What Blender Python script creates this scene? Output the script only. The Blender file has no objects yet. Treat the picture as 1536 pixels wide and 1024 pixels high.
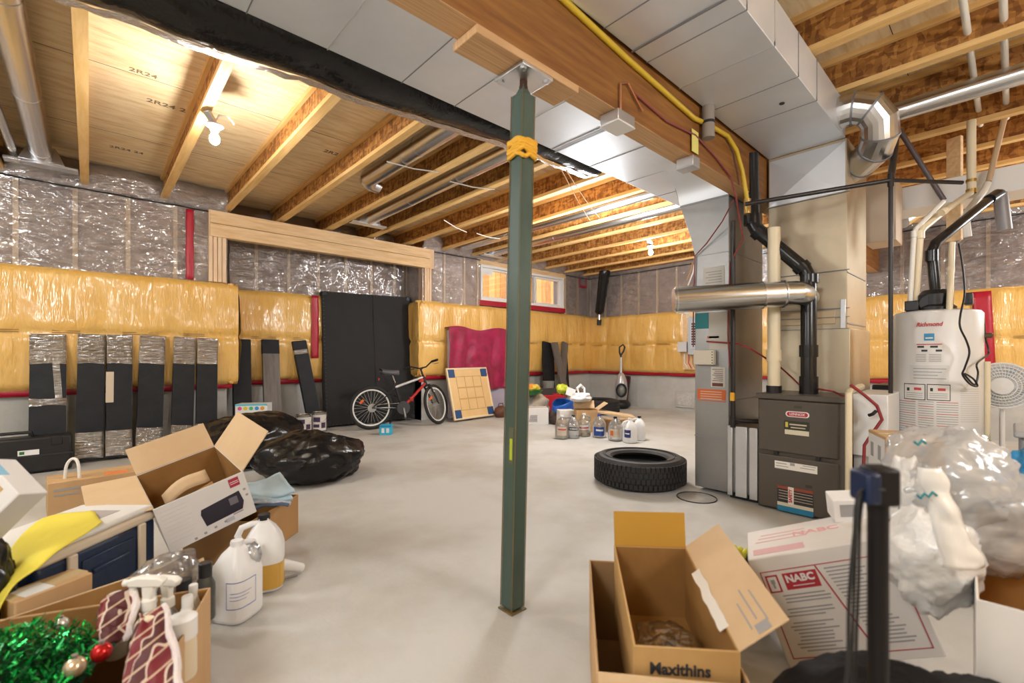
import bpy, math, random
from mathutils import Vector, Matrix, Euler, noise
random.seed(7)
SC = bpy.context.scene
COL = SC.collection
PI = math.pi
R = math.radians
# ---------------------------------------------------------------- camera numbers (used to measure places too)
CH = 1.035; FPX = 690.0; HZ = 533.0; YAW = R(47.46)
CA, SA = math.cos(YAW), math.sin(YAW)
def at(px, py, X=None, Y=None, z=None, d=None):
    """a point of the room seen at a pixel of the 1536x1024 photograph, at a known X, Y, height or depth"""
    l = (px-768)/FPX; u = (HZ-py)/FPX
    rx, ry = CA+SA*l, SA-CA*l
    if z is not None: d = (z-CH)/u
    if X is not None: d = X/rx
    if Y is not None: d = Y/ry
    return Vector((rx*d, ry*d, CH+u*d))
FRAME = {}
def eulm(loc=(0,0,0), rot=(0,0,0)):
    return Matrix.Translation(Vector(loc)) @ Euler(rot).to_matrix().to_4x4()
def tag(o, label=None, cat=None, group=None, kind=None):
    if label: o['label'] = label
    if cat: o['category'] = cat
    if group: o['group'] = group
    if kind: o['kind'] = kind
    return o
def thing(name, label, cat, loc=(0,0,0), rz=0, M=None, group=None):
    o = bpy.data.objects.new(name, None); COL.objects.link(o)
    o.empty_display_size = .05
    m = M if M is not None else eulm(loc, (0,0,rz))
    o.matrix_world = m; FRAME[o.name] = m.copy()
    return tag(o, label, cat, group)
def struct(name, label):
    o = bpy.data.objects.new(name, None); COL.objects.link(o)
    FRAME[o.name] = Matrix.Identity(4)
    o['label'] = label; o['kind'] = 'structure'
    return o
def copy_tree(o, parent=None, M=None):
    c = o.copy(); COL.objects.link(c)
    if parent is not None:
        c.parent = parent
    for ch in [x for x in COL.objects if x.parent == o and x != c]:
        copy_tree(ch, c)
    if M is not None:
        c.matrix_world = M
    FRAME[c.name] = M.copy() if M is not None else Matrix.Identity(4)
    return c
def root_frame(o):
    while o.parent: o = o.parent
    return FRAME[o.name]
class MB:
    def __init__(s): s.v=[]; s.f=[]; s.m=[]
    def add(s, vs, fs, m=0):
        n=len(s.v); s.v += [Vector(x) for x in vs]
        for f in fs: s.f.append([i+n for i in f]); s.m.append(m)
        return s
    def box(s, x0,x1,y0,y1,z0,z1,m=0,T=None):
        vs=[Vector(p) for p in ((x0,y0,z0),(x1,y0,z0),(x1,y1,z0),(x0,y1,z0),(x0,y0,z1),(x1,y0,z1),(x1,y1,z1),(x0,y1,z1))]
        if T is not None: vs=[T@p for p in vs]
        return s.add(vs,[(0,3,2,1),(4,5,6,7),(0,1,5,4),(1,2,6,5),(2,3,7,6),(3,0,4,7)],m)
    def cbox(s, c, d, m=0, rot=(0,0,0)):
        return s.box(-d[0]/2,d[0]/2,-d[1]/2,d[1]/2,-d[2]/2,d[2]/2,m,eulm(c,rot))
    def bar(s, a, b, w, h, m=0, up=(0,0,1)):
        a=Vector(a); b=Vector(b); t=(b-a); L=t.length; t.normalize()
        u=Vector(up); x=t.cross(u)
        if x.length<1e-4: x=t.cross(Vector((1,0,0)))
        x.normalize(); y=x.cross(t)
        T=Matrix((( t.x,x.x,y.x,a.x),(t.y,x.y,y.y,a.y),(t.z,x.z,y.z,a.z),(0,0,0,1)))
        return s.box(0,L,-w/2,w/2,-h/2,h/2,m,T)
    def tube(s, pts, r, seg=10, m=0, caps=True, closed=False):
        pts=[Vector(p) for p in pts]; n=len(pts)
        rs=r if isinstance(r,(list,tuple)) else [r]*n
        vs=[]; prev=None
        for i,p in enumerate(pts):
            if closed: t=pts[(i+1)%n]-pts[i-1]
            else: t=pts[min(i+1,n-1)]-pts[max(i-1,0)]
            if t.length<1e-9: t=Vector((0,0,1))
            t.normalize()
            if prev is None:
                x=t.cross(Vector((0,0,1)))
                if x.length<1e-3: x=t.cross(Vector((0,1,0)))
            else: x=prev-t*prev.dot(t)
            x.normalize(); prev=x; y=t.cross(x)
            for k in range(seg):
                a=2*PI*k/seg; vs.append(p+(x*math.cos(a)+y*math.sin(a))*rs[i])
        fs=[]
        for i in range(n if closed else n-1):
            j=(i+1)%n
            for k in range(seg):
                q=(k+1)%seg; fs.append((i*seg+k,i*seg+q,j*seg+q,j*seg+k))
        if caps and not closed:
            fs.append(tuple(range(seg-1,-1,-1))); fs.append(tuple((n-1)*seg+k for k in range(seg)))
        return s.add(vs,fs,m)
    def cyl(s, a, b, r, r2=None, seg=20, m=0, caps=True):
        return s.tube([a,b],[r,r if r2 is None else r2],seg,m,caps)
    def lathe(s, prof, seg=24, m=0, T=None, sq=0):
        """prof: (r,z) pairs; sq>0 squares the section"""
        vs=[]; n=len(prof)
        for r,z in prof:
            for k in range(seg):
                a=2*PI*k/seg; c,sn=math.cos(a),math.sin(a)
                q=1.0
                if sq: q=1/((abs(c)**(2+sq*6)+abs(sn)**(2+sq*6))**(1/(2+sq*6)))
                p=Vector((r*c*q,r*sn*q,z)); vs.append(T@p if T is not None else p)
        fs=[]
        for i in range(n-1):
            for k in range(seg):
                q=(k+1)%seg; fs.append((i*seg+k,i*seg+q,(i+1)*seg+q,(i+1)*seg+k))
        if prof[0][0]>1e-4: fs.append(tuple(range(seg-1,-1,-1)))
        if prof[-1][0]>1e-4: fs.append(tuple((n-1)*seg+k for k in range(seg)))
        return s.add(vs,fs,m)
    def grid(s, nu, nv, fn, m=0, closed_u=False):
        vs=[fn(i/nu,j/nv) for j in range(nv+1) for i in range(nu+1)]
        fs=[]
        for j in range(nv):
            for i in range(nu):
                a=j*(nu+1)+i; fs.append((a,a+1,a+nu+2,a+nu+1))
        return s.add(vs,fs,m)
    def prism(s, poly, z0, z1, m=0, T=None):
        n=len(poly)
        vs=[Vector((x,y,z0)) for x,y in poly]+[Vector((x,y,z1)) for x,y in poly]
        if T is not None: vs=[T@p for p in vs]
        fs=[tuple(range(n-1,-1,-1)),tuple(range(n,2*n))]+[(i,(i+1)%n,n+(i+1)%n,n+i) for i in range(n)]
        return s.add(vs,fs,m)
    def blob(s, c, rx, ry, rz, m=0, nu=20, nv=12, fn=None):
        def f(u,v):
            a=2*PI*u; b=PI*(v-.5); p=Vector((math.cos(a)*math.cos(b),math.sin(a)*math.cos(b),math.sin(b)))
            k=fn(p) if fn else 1
            return Vector(c)+Vector((p.x*rx,p.y*ry,p.z*rz))*k
        return s.grid(nu,nv,f,m)
    def build(s, name, mats, parent=None, world=False, bevel=0, solid=0, sub=0, ang=38, kind=None, label=None, weld=True):
        vs=s.v
        if world and parent is not None:
            inv=root_frame(parent).inverted(); vs=[inv@p for p in vs]
        me=bpy.data.meshes.new(name)
        me.from_pydata([tuple(p) for p in vs],[],s.f)
        if not isinstance(mats,(list,tuple)): mats=[mats]
        for m in mats: me.materials.append(m)
        me.polygons.foreach_set('material_index',s.m)
        me.polygons.foreach_set('use_smooth',[True]*len(s.f))
        me.update()
        if ang<180: me.set_sharp_from_angle(angle=R(ang))
        o=bpy.data.objects.new(name,me); COL.objects.link(o)
        if parent is not None: o.parent=parent
        else: FRAME[o.name]=Matrix.Identity(4)
        if weld and len(s.v)>40:
            w=o.modifiers.new('weld','WELD'); w.merge_threshold=1e-5
        if solid:
            d=o.modifiers.new('solid','SOLIDIFY'); d.thickness=solid; d.offset=0
        if sub:
            d=o.modifiers.new('sub','SUBSURF'); d.levels=sub; d.render_levels=sub
        if bevel:
            d=o.modifiers.new('bev','BEVEL'); d.width=bevel; d.segments=2; d.limit_method='ANGLE'; d.angle_limit=R(40)
        if kind: o['kind']=kind
        if label: o['label']=label
        return o
def text(s, size, T, mat, parent, name='lettering', ax='CENTER', depth=.0006, sx=1.0, bold=0, shear=0):
    cu=bpy.data.curves.new(name,'FONT'); cu.body=s; cu.size=size; cu.align_x=ax; cu.align_y='CENTER'
    cu.extrude=depth; cu.offset=bold; cu.shear=shear; cu.resolution_u=3
    t=bpy.data.objects.new(name+'_tmp',cu); COL.objects.link(t)
    dg=bpy.context.evaluated_depsgraph_get(); dg.update()
    me=bpy.data.meshes.new_from_object(t.evaluated_get(dg)); 
    bpy.data.objects.remove(t); bpy.data.curves.remove(cu)
    me.transform(T@Matrix.Diagonal((sx,1,1,1)))
    me.materials.clear(); me.materials.append(mat)
    me.name=name
    o=bpy.data.objects.new(name,me); COL.objects.link(o); o.parent=parent
    return o
def face_T(c, facing, rz=0):
    """matrix with text x to the right, y up, on a face seen from 'facing' (-y,+y,-x,+x,+z) side in local axes"""
    e={'-y':(R(90),0,0),'+y':(R(90),0,R(180)),'-x':(R(90),0,R(-90)),'+x':(R(90),0,R(90)),'+z':(0,0,0)}[facing]
    return eulm(c,e)@Matrix.Rotation(rz,4,'Z')
def fbm(p, o=4): return noise.fractal(Vector(p),1.0,2.0,o)
def nz(p): return noise.noise(Vector(p))
# ---------------------------------------------------------------- materials
MC={}
def mat(name, col, rough=.6, metal=0, col2=None, vs=6, stretch=(1,1,1), bump=0, bs=60, bstretch=None, coat=0, crough=.1,
        trans=0, ior=1.45, emit=0, sharp=(.35,.65), detail=4, spec=.5, sss=0, sheen=0, rvar=0, co='Object'):
    if name in MC: return MC[name]
    m=bpy.data.materials.new(name); m.use_nodes=True; nt=m.node_tree; N=nt.nodes; L=nt.links
    b=N['Principled BSDF']; c=(*col,1)
    b.inputs['Base Color'].default_value=c; b.inputs['Roughness'].default_value=rough; b.inputs['Metallic'].default_value=metal
    b.inputs['Coat Weight'].default_value=coat; b.inputs['Coat Roughness'].default_value=crough
    b.inputs['Transmission Weight'].default_value=trans; b.inputs['IOR'].default_value=ior
    b.inputs['Specular IOR Level'].default_value=spec
    if sheen: b.inputs['Sheen Weight'].default_value=sheen
    if sss: b.inputs['Subsurface Weight'].default_value=sss; b.inputs['Subsurface Radius'].default_value=(.05,.05,.05)
    if emit: b.inputs['Emission Color'].default_value=c; b.inputs['Emission Strength'].default_value=emit
    if col2 or bump or rvar:
        tc=N.new('ShaderNodeTexCoord')
        def nse(scale,st,det):
            mp=N.new('ShaderNodeMapping'); mp.inputs['Scale'].default_value=st; L.new(tc.outputs[co],mp.inputs[0])
            n=N.new('ShaderNodeTexNoise'); n.inputs['Scale'].default_value=scale; n.inputs['Detail'].default_value=det; n.inputs['Roughness'].default_value=.6
            L.new(mp.outputs[0],n.inputs[0]); return n
        if col2:
            n=nse(vs,stretch,detail); rp=N.new('ShaderNodeValToRGB')
            rp.color_ramp.elements[0].position=sharp[0]; rp.color_ramp.elements[1].position=sharp[1]
            rp.color_ramp.elements[0].color=c; rp.color_ramp.elements[1].color=(*col2,1)
            L.new(n.outputs[0],rp.inputs[0]); L.new(rp.outputs[0],b.inputs['Base Color'])
        if rvar:
            n=nse(vs*.7,stretch,3); mr=N.new('ShaderNodeMapRange'); mr.inputs[1].default_value=.3; mr.inputs[2].default_value=.7
            mr.inputs[3].default_value=max(rough-rvar,.03); mr.inputs[4].default_value=rough+rvar
            L.new(n.outputs[0],mr.inputs[0]); L.new(mr.outputs[0],b.inputs['Roughness'])
        if bump:
            n=nse(bs,bstretch or (1,1,1),3); bp=N.new('ShaderNodeBump'); bp.inputs['Strength'].default_value=bump; bp.inputs['Distance'].default_value=.02
            L.new(n.outputs[0],bp.inputs['Height']); L.new(bp.outputs[0],b.inputs['Normal'])
            if coat: L.new(bp.outputs[0],b.inputs['Coat Normal'])
    MC[name]=m; return m
def clear_mat(name, tint=(.95,.95,.95), gloss=.15, milky=.08, rough=.12, bump=.5, bs=9, bstretch=(1,1,1), milkcol=(.9,.9,.9), fmax=.9):
    """thin clear plastic: mostly transparent, a shiny film and a little milkiness"""
    if name in MC: return MC[name]
    m=bpy.data.materials.new(name); m.use_nodes=True; nt=m.node_tree; N=nt.nodes; L=nt.links
    for n in list(N): N.remove(n)
    out=N.new('ShaderNodeOutputMaterial'); tr=N.new('ShaderNodeBsdfTransparent'); tr.inputs[0].default_value=(*tint,1)
    gl=N.new('ShaderNodeBsdfGlossy'); gl.inputs['Roughness'].default_value=rough; gl.inputs[0].default_value=(1,1,1,1)
    df=N.new('ShaderNodeBsdfDiffuse'); df.inputs[0].default_value=(*milkcol,1)
    m1=N.new('ShaderNodeMixShader'); m1.inputs[0].default_value=milky; L.new(tr.outputs[0],m1.inputs[1]); L.new(df.outputs[0],m1.inputs[2])
    lw=N.new('ShaderNodeLayerWeight'); lw.inputs[0].default_value=.35
    mr=N.new('ShaderNodeMapRange'); mr.inputs[3].default_value=gloss; mr.inputs[4].default_value=fmax; L.new(lw.outputs['Fresnel'],mr.inputs[0])
    m2=N.new('ShaderNodeMixShader'); L.new(mr.outputs[0],m2.inputs[0]); L.new(m1.outputs[0],m2.inputs[1]); L.new(gl.outputs[0],m2.inputs[2])
    L.new(m2.outputs[0],out.inputs[0])
    if bump:
        tc=N.new('ShaderNodeTexCoord'); mp=N.new('ShaderNodeMapping'); mp.inputs['Scale'].default_value=bstretch; L.new(tc.outputs['Object'],mp.inputs[0])
        n=N.new('ShaderNodeTexNoise'); n.inputs['Scale'].default_value=bs; n.inputs['Detail'].default_value=3; n.inputs['Distortion'].default_value=.6
        L.new(mp.outputs[0],n.inputs[0])
        bp=N.new('ShaderNodeBump'); bp.inputs['Strength'].default_value=bump; bp.inputs['Distance'].default_value=.05
        L.new(n.outputs[0],bp.inputs['Height'])
        for q in (gl,df): L.new(bp.outputs[0],q.inputs['Normal'])
        L.new(bp.outputs[0],lw.inputs['Normal'])
    MC[name]=m; return m
M_conc=mat('concrete_floor',(.57,.565,.545),.62,col2=(.41,.385,.34),vs=1.3,detail=9,bump=.08,bs=40,rvar=.15,sharp=(.45,.75))
M_found=mat('concrete_wall',(.55,.545,.52),.85,col2=(.44,.435,.41),vs=2.2,detail=7,bump=.15,bs=30)
M_ply=mat('subfloor_panel',(.90,.73,.46),.8,col2=(.72,.50,.25),vs=16,stretch=(.22,1.4,1),detail=7,bump=.1,bs=60,sharp=(.42,.7))
def osb_mat(name,c1,c2,c3):
    m=bpy.data.materials.new(name); m.use_nodes=True; nt=m.node_tree; N=nt.nodes; L=nt.links; b=N['Principled BSDF']; b.inputs['Roughness'].default_value=.75
    tc=N.new('ShaderNodeTexCoord'); nn=N.new('ShaderNodeTexNoise'); nn.inputs['Scale'].default_value=9; nn.inputs['Detail'].default_value=3; L.new(tc.outputs['Object'],nn.inputs[0])
    outs=[]
    for rot,st in (((.5,.3,.2),(30,13,42)),((-.7,-.2,.4),(26,40,12))):
        mp=N.new('ShaderNodeMapping'); mp.inputs['Rotation'].default_value=rot; mp.inputs['Scale'].default_value=st
        ad=N.new('ShaderNodeVectorMath'); ad.operation='MULTIPLY_ADD'; ad.inputs[1].default_value=(.05,.05,.05); L.new(nn.outputs['Color'],ad.inputs[0]); L.new(tc.outputs['Object'],ad.inputs[2])
        L.new(ad.outputs[0],mp.inputs[0]); v=N.new('ShaderNodeTexVoronoi'); v.inputs['Scale'].default_value=1; L.new(mp.outputs[0],v.inputs[0])
        sp=N.new('ShaderNodeSeparateColor'); L.new(v.outputs['Color'],sp.inputs[0]); outs.append(sp.outputs[0])
    mx=N.new('ShaderNodeMath'); mx.operation='ADD'; L.new(outs[0],mx.inputs[0]); L.new(outs[1],mx.inputs[1])
    hf=N.new('ShaderNodeMath'); hf.operation='MULTIPLY'; hf.inputs[1].default_value=.5; L.new(mx.outputs[0],hf.inputs[0])
    rp=N.new('ShaderNodeValToRGB'); e=rp.color_ramp.elements; e[0].position=.2; e[0].color=(*c3,1); e[1].position=.8; e[1].color=(*c1,1); k=e.new(.5); k.color=(*c2,1)
    L.new(hf.outputs[0],rp.inputs[0]); L.new(rp.outputs[0],b.inputs['Base Color'])
    bp=N.new('ShaderNodeBump'); bp.inputs['Strength'].default_value=.2; bp.inputs['Distance'].default_value=.01; L.new(hf.outputs[0],bp.inputs['Height']); L.new(bp.outputs[0],b.inputs['Normal'])
    MC[name]=m; return m
M_osb=osb_mat('strand_board',(.52,.25,.062),(.35,.145,.030),(.19,.068,.012))
M_flange=mat('flange_lumber',(.82,.54,.23),.6,col2=(.70,.42,.14),vs=9,stretch=(3,.3,3))
M_pine=mat('pine_lumber',(.80,.58,.34),.65,col2=(.68,.44,.22),vs=8,stretch=(.4,4,4))
M_pinev=mat('pine_stud',(.80,.60,.40),.6,col2=(.68,.46,.28),vs=8,stretch=(4,4,.4))
M_beam=mat('laminated_beam',(.30,.13,.027),.55,col2=(.19,.07,.013),vs=5,stretch=(.5,4,6))
M_beamedge=mat('laminated_beam_edge',(.66,.42,.22),.65,col2=(.5,.29,.13),vs=6,stretch=(.4,30,1),detail=2)
M_galv=mat('galvanized_sheet',(.66,.67,.69),.34,1,col2=(.58,.59,.61),vs=3,bump=.012,bs=5,rvar=.08)
M_duct=mat('duct_sheet',(.78,.81,.85),.42,.5,col2=(.71,.74,.78),vs=1.6,bump=.01,bs=2.5,rvar=.06)
M_pipe=mat('round_duct_steel',(.70,.70,.70),.27,1,bump=.03,bs=6)
M_seam=mat('dark_seam_metal',(.30,.31,.33),.5,.8)  # dark grey metal for duct seams and hangers
M_seaml=mat('duct_drive_cleat',(.8,.81,.83),.3,1)
M_yel=mat('faced_blanket',(.80,.50,.145),.36,col2=(.72,.41,.09),vs=2.2,detail=5,bump=.85,bs=11,bstretch=(1.5,1.5,.28),coat=1,crough=.13)
M_batt=mat('glass_wool_batt',(.40,.29,.255),.85,col2=(.24,.165,.145),vs=7,detail=6,bump=.5,bs=20)
M_poly=clear_mat('vapour_film',gloss=.11,milky=.17,milkcol=(.86,.80,.77),rough=.13,bump=1.0,bs=6,bstretch=(.8,.8,2.0))
M_red=mat('red_sheathing_tape',(.40,.012,.03),.35,bump=.1,bs=30)
M_seal=mat('black_sealant',(.015,.015,.018),.35)
M_blk=mat('black_plastic',(.012,.012,.013),.4)
M_blk2=mat('black_rubber',(.016,.016,.017),.62,bump=.1,bs=80)
M_bag=mat('bin_bag_film',(.006,.006,.007),.24,bump=.5,bs=9,bstretch=(1.2,1.2,.4),spec=.45)
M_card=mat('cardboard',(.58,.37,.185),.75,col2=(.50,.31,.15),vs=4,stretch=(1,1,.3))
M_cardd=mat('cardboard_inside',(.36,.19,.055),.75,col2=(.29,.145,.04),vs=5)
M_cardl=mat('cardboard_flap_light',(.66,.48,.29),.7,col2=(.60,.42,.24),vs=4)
M_white=mat('white_paint',(.80,.80,.79),.4)
M_wcard=mat('white_card',(.78,.76,.74),.55,col2=(.72,.70,.68),vs=3)
M_pvc=mat('cream_pvc',(.80,.70,.50),.35)
M_pvcw=mat('white_pvc',(.84,.82,.76),.35)
M_ink=mat('black_ink',(.03,.03,.035),.6)
M_inkg=mat('grey_ink',(.33,.32,.32),.7)
M_redink=mat('red_ink',(.55,.06,.07),.6)
M_pink=mat('pink_ink',(.75,.36,.38),.6)
M_blueink=mat('blue_ink',(.05,.07,.35),.5)
M_iron=mat('black_iron_pipe',(.030,.026,.026),.35,.3)
M_abs=mat('black_abs_pipe',(.012,.012,.013),.25)
M_steel=mat('polished_steel',(.52,.53,.52),.22,1)
M_green=mat('green_column_paint',(.050,.082,.066),.42,col2=(.085,.125,.098),vs=7,stretch=(1,1,.25),detail=6,sharp=(.45,.75))
M_rust=mat('rusty_edge',(.22,.12,.035),.6,col2=(.10,.11,.06),vs=9,stretch=(2,2,.4))
M_yrope=mat('yellow_strap',(.80,.42,.03),.6,bump=.2,bs=60)
M_gasy=mat('yellow_gas_line',(.62,.42,.03),.4)
M_brown=mat('taupe_enamel',(.085,.070,.055),.38,bump=.02,bs=120)
M_browd=mat('taupe_enamel_dark',(.05,.04,.03),.5)
M_bluep=mat('navy_plastic',(.006,.021,.062),.4,bump=.08,bs=50)
M_cream=mat('cream_plastic',(.72,.62,.48),.5)
M_yfab=mat('yellow_fabric',(.80,.68,.08),.8,bump=.08,bs=200)
M_glass=clear_mat('window_glass',gloss=.02,milky=0,rough=.02,bump=0,fmax=.3,tint=(1,1,1))
M_clear=clear_mat('clear_plastic_bag',gloss=.10,milky=.13,rough=.18,bump=.6,bs=9)
M_pet=clear_mat('clear_bottle_plastic',tint=(.90,.92,.94),gloss=.12,milky=.16,rough=.12,bump=.05)
M_milky=mat('milky_jug_plastic',(.80,.80,.80),.35,sss=.3)
M_wrap=clear_mat('stretch_wrap',tint=(.9,.9,.9),gloss=.45,milky=.03,rough=.07,bump=1.0,bs=8,bstretch=(1,1,6))
M_bulb=mat('lit_bulb',(1,.95,.88),.4,emit=760)
M_porc=mat('porcelain',(.85,.85,.83),.25)
M_orange=mat('orange_label',(.62,.13,.03),.55)
M_teal=mat('teal_label',(.01,.23,.27),.5)
M_tan=mat('tan_label',(.58,.48,.36),.6)
M_gold=mat('amber_liquid',(.62,.36,.06),.25)
M_lblue=mat('pale_blue_cloth',(.50,.66,.76),.85,bump=.2,bs=90)
# ================================================================ the room
YL=6.39; YR=6.89; XF=8.19; RX0,RX1=1.21,3.90; JB=2.765; SUB=3.005
XN=-2.6; YN=-3.0
WX0,WX1,WZ0,WZ1=5.10,7.33,2.02,2.655
fl=struct('floor','grey power-trowelled concrete basement floor')
MB().box(XN-.2,XF+.2,YN-.2,YR+.3,-.12,0).build('slab',M_conc,fl)
# ---- insulated wall builder: s along the wall, n into the room
def wsec(root, o, t, n, L, low=True, up=True, z_up0=1.86, ytop=1.89, seed=0, film=True, studs=None, tape=True, yb=.70, e0=0, e1=0):
    o=Vector(o); t=Vector(t); n=Vector(n); Z=Vector((0,0,1))
    def P(s,off,z): return o+t*s+n*off+Z*z
    def slab(b,s0,s1,a0,a1,z0,z1,m=0):
        vs=[P(s0,a0,z0),P(s1,a0,z0),P(s1,a1,z0),P(s0,a1,z0),P(s0,a0,z1),P(s1,a0,z1),P(s1,a1,z1),P(s0,a1,z1)]
        b.add(vs,[(0,3,2,1),(4,5,6,7),(0,1,5,4),(1,2,6,5),(2,3,7,6),(3,0,4,7)],m)
    if low:
        q=.004 if L<.6 else 0; b=MB(); slab(b,q,L-q,-.2,0,0,z_up0)
        for k in range(1,int(L/1.22)+1):          # form joint lines and tie holes
            slab(b,k*1.22-.004,k*1.22+.004,-.01,.004,0.02,.8)
            b.cyl(P(k*1.22,-.01,.33),P(k*1.22,.006,.33),.012,seg=10)
        b.build('foundation_concrete',M_found,root)
        nu=max(4,int(L*26)); ph=seed*3.1
        def f(u,v):
            s=-e0+u*(L+e0+e1); z=yb+(ytop-yb)*v
            pin=abs(math.sin(PI*(s+ph)/.58))**.5
            off=.085+.045*pin*math.sin(PI*min(1,v*1.02))**.6
            off+=.030*math.exp(-((v-.47)/.03)**2)*-1
            off+=.018*fbm((s*3.2+ph,z*1.1,seed))+.016*abs(nz((s*9+ph,z*1.3,seed+4)))*(1.3-v*.3)+.010*abs(nz((s*4+z*5+ph,z*2-s,seed+8)))
            e=min(v,1-v)
            if e<.03: off*=.55+.45*e/.03
            zz=z+(.02*nz((s*1.7+ph,3,seed)) if v<.02 or v>.98 else 0)
            return P(s,off,zz)
        b=MB(); b.grid(nu,34,f)
        slab(b,-e0,L+e1,0,.055,ytop-.03,ytop); slab(b,-e0,L+e1,0,.05,yb,yb+.03)
        b.build('faced_insulation',M_yel,root,ang=180)
        # printed strip along the middle lap of the facing
        b=MB(); s=.15+.1*(seed%3)
        while s<L-.4:
            w=.20+.1*((int(s*10)+seed)%2)
            zz=yb+(ytop-yb)*.47
            for dz in (.014,-.006):
                b.grid(6,1,lambda u,v: P(s+w*u,.0,0)+n*(.113+.018*fbm(((s+w*u)*3.2+ph,zz*1.1,seed))+.012*abs(nz(((s+w*u)*11+ph,zz*1.6,seed+4)))-.0)+Z*(zz+dz+.008*v))
            s+=.52
        b.build('printed_strip',mat('facing_print',(.30,.18,.06),.7),root,ang=180)
        if tape:
            b=MB(); b.grid(int(L*10)+2,2,lambda u,v: P(-e0*.5+u*(L+e0*.5+e1*.5),.05+.012*nz((u*L*4,v*2,seed)),yb-.055+.075*v+.008*nz((u*L*2,7,seed))))
            b.build('red_tape',M_red,root,ang=180,solid=.003)
    if up:
        for (a,bb,z0,z1) in (up if isinstance(up,list) else [(0,L,z_up0,JB-.02)]):
            w=bb-a
            xs=[a+.03+.41*k for k in range(int((w-.06)/.41)+1)] if studs is None else studs
            if bb-xs[-1]>.2: xs.append(bb-.03)
            for x in xs:
                m=MB(); slab(m,x-.019,x+.019,-.09,.006,z0,z1); m.build('stud',M_pinev,root)
            def g(u,v):
                s=a+u*w; d=min(abs(s-x) for x in xs); e=min(1,max(0,(d-.02)/.06)); ev=min(1,min(v,1-v)*8)
                return P(s,-.022+.045*e*ev*(.7+.5*fbm((s*4,(z0+v)*3,seed)))-.002,z0+(z1-z0)*v)
            MB().grid(max(3,int(w*22)),16,g).build('glass_wool',M_batt,root,ang=180)
            MB().box(0,1,0,1,0,1) if False else None
            m=MB(); slab(m,a,bb,-.15,-.10,z0,z1); m.build('sheathing',M_osb,root)
            if film:
                def h(u,v):
                    s=a+u*w
                    return P(s,.028+.016*fbm((s*3.5,(z0+v)*2,seed+9))+.010*abs(nz((s*8+v*3,v*5,seed+2))),z0+(z1-z0)*v)
                MB().grid(max(3,int(w*24)),20,h).build('vapour_film',M_poly,root,ang=180)
            # sealant bead along top and bottom laps
            m=MB()
            for zz in (z0+.02,z1-.03):
                m.tube([P(a+w*k/40,.045+.006*nz((k*.7,zz,seed)),zz+.012*nz((k*.5,zz*3,seed+1))) for k in range(41)],[.007+.004*nz((k*.9,1,seed)) for k in range(41)],6)
            m.build('black_sealant',M_seal,root)
wl=struct('wall_left','left basement wall: bare foot, yellow faced insulation, studs and wool under clear film above')
wsec(wl,(XN,YL,0),(1,0,0),(0,-1,0),RX0-XN,seed=1,e1=.10)
wrc=struct('wall_recess','recessed part of the left wall under the header beam')
ww=struct('wall_window','right part of the left wall, with the basement window')
wsec(wrc,(RX0,YR,0),(1,0,0),(0,-1,0),RX1-RX0,seed=2,ytop=1.90)
wsec(ww,(RX1,YL,0),(1,0,0),(0,-1,0),XF-RX1,seed=3,up=[(0,WX0-RX1-.03,1.86,JB-.02),(WX1-RX1+.03,XF-RX1,1.86,JB-.02)],ytop=1.90,e0=.128)
wsec(wrc,(RX1,YR,0),(0,-1,0),(-1,0,0),YR-YL,seed=4,tape=False,e1=.128)
wsec(wrc,(RX0,YL,0),(0,1,0),(1,0,0),YR-YL,seed=5,tape=False,e0=.10)
wf=struct('wall_far','far basement wall with yellow faced insulation below film-covered wool')
wsec(wf,(XF,YL,0),(0,-1,0),(-1,0,0),YL-YN,seed=6,ytop=1.86,z_up0=1.83)
wr=struct('wall_right','right basement wall behind the furnace corner')
wsec(wr,(XF,YN,0),(-1,0,0),(0,1,0),XF-XN,seed=7)
wn=struct('wall_near','near basement wall behind the viewer')
MB().box(XN-.2,XN,YN,YL,0,SUB).build('foundation_concrete',M_found,wn)
# insulated rim in the joist bays above the walls
def rim(root,o,t,n,L,seed):
    o=Vector(o); t=Vector(t); n=Vector(n)
    def f(u,v): return o+t*(u*L)+n*(.03+.05*math.sin(PI*v)+.03*fbm((u*L*4,v*2,seed)))+Vector((0,0,JB-.03+(SUB-JB+.03)*v))
    MB().grid(int(L*16)+2,8,f).build('rim_wool',M_batt,root,ang=180)
    def g(u,v): return f(u,v)+n*(.035+.02*abs(nz((u*L*7,v*4,seed))))
    MB().grid(int(L*16)+2,8,g).build('rim_film',M_poly,root,ang=180)
    b=MB(); d=o+t*L-n*.2
    b.box(min(o.x,d.x)-.001,max(o.x,d.x)+.001,min(o.y,d.y)-.001,max(o.y,d.y)+.001,JB-.03,SUB)
    b.build('rim_board',M_osb,root)
rim(wl,(XN,YL+.02,0),(1,0,0),(0,-1,0),RX0-XN,1)
rim(wrc,(RX0,YR+.02,0),(1,0,0),(0,-1,0),RX1-RX0,2)
rim(ww,(RX1,YL+.02,0),(1,0,0),(0,-1,0),XF-RX1,3)
rim(wf,(XF+.02,YL,0),(0,-1,0),(-1,0,0),YL-YN,4)
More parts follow.
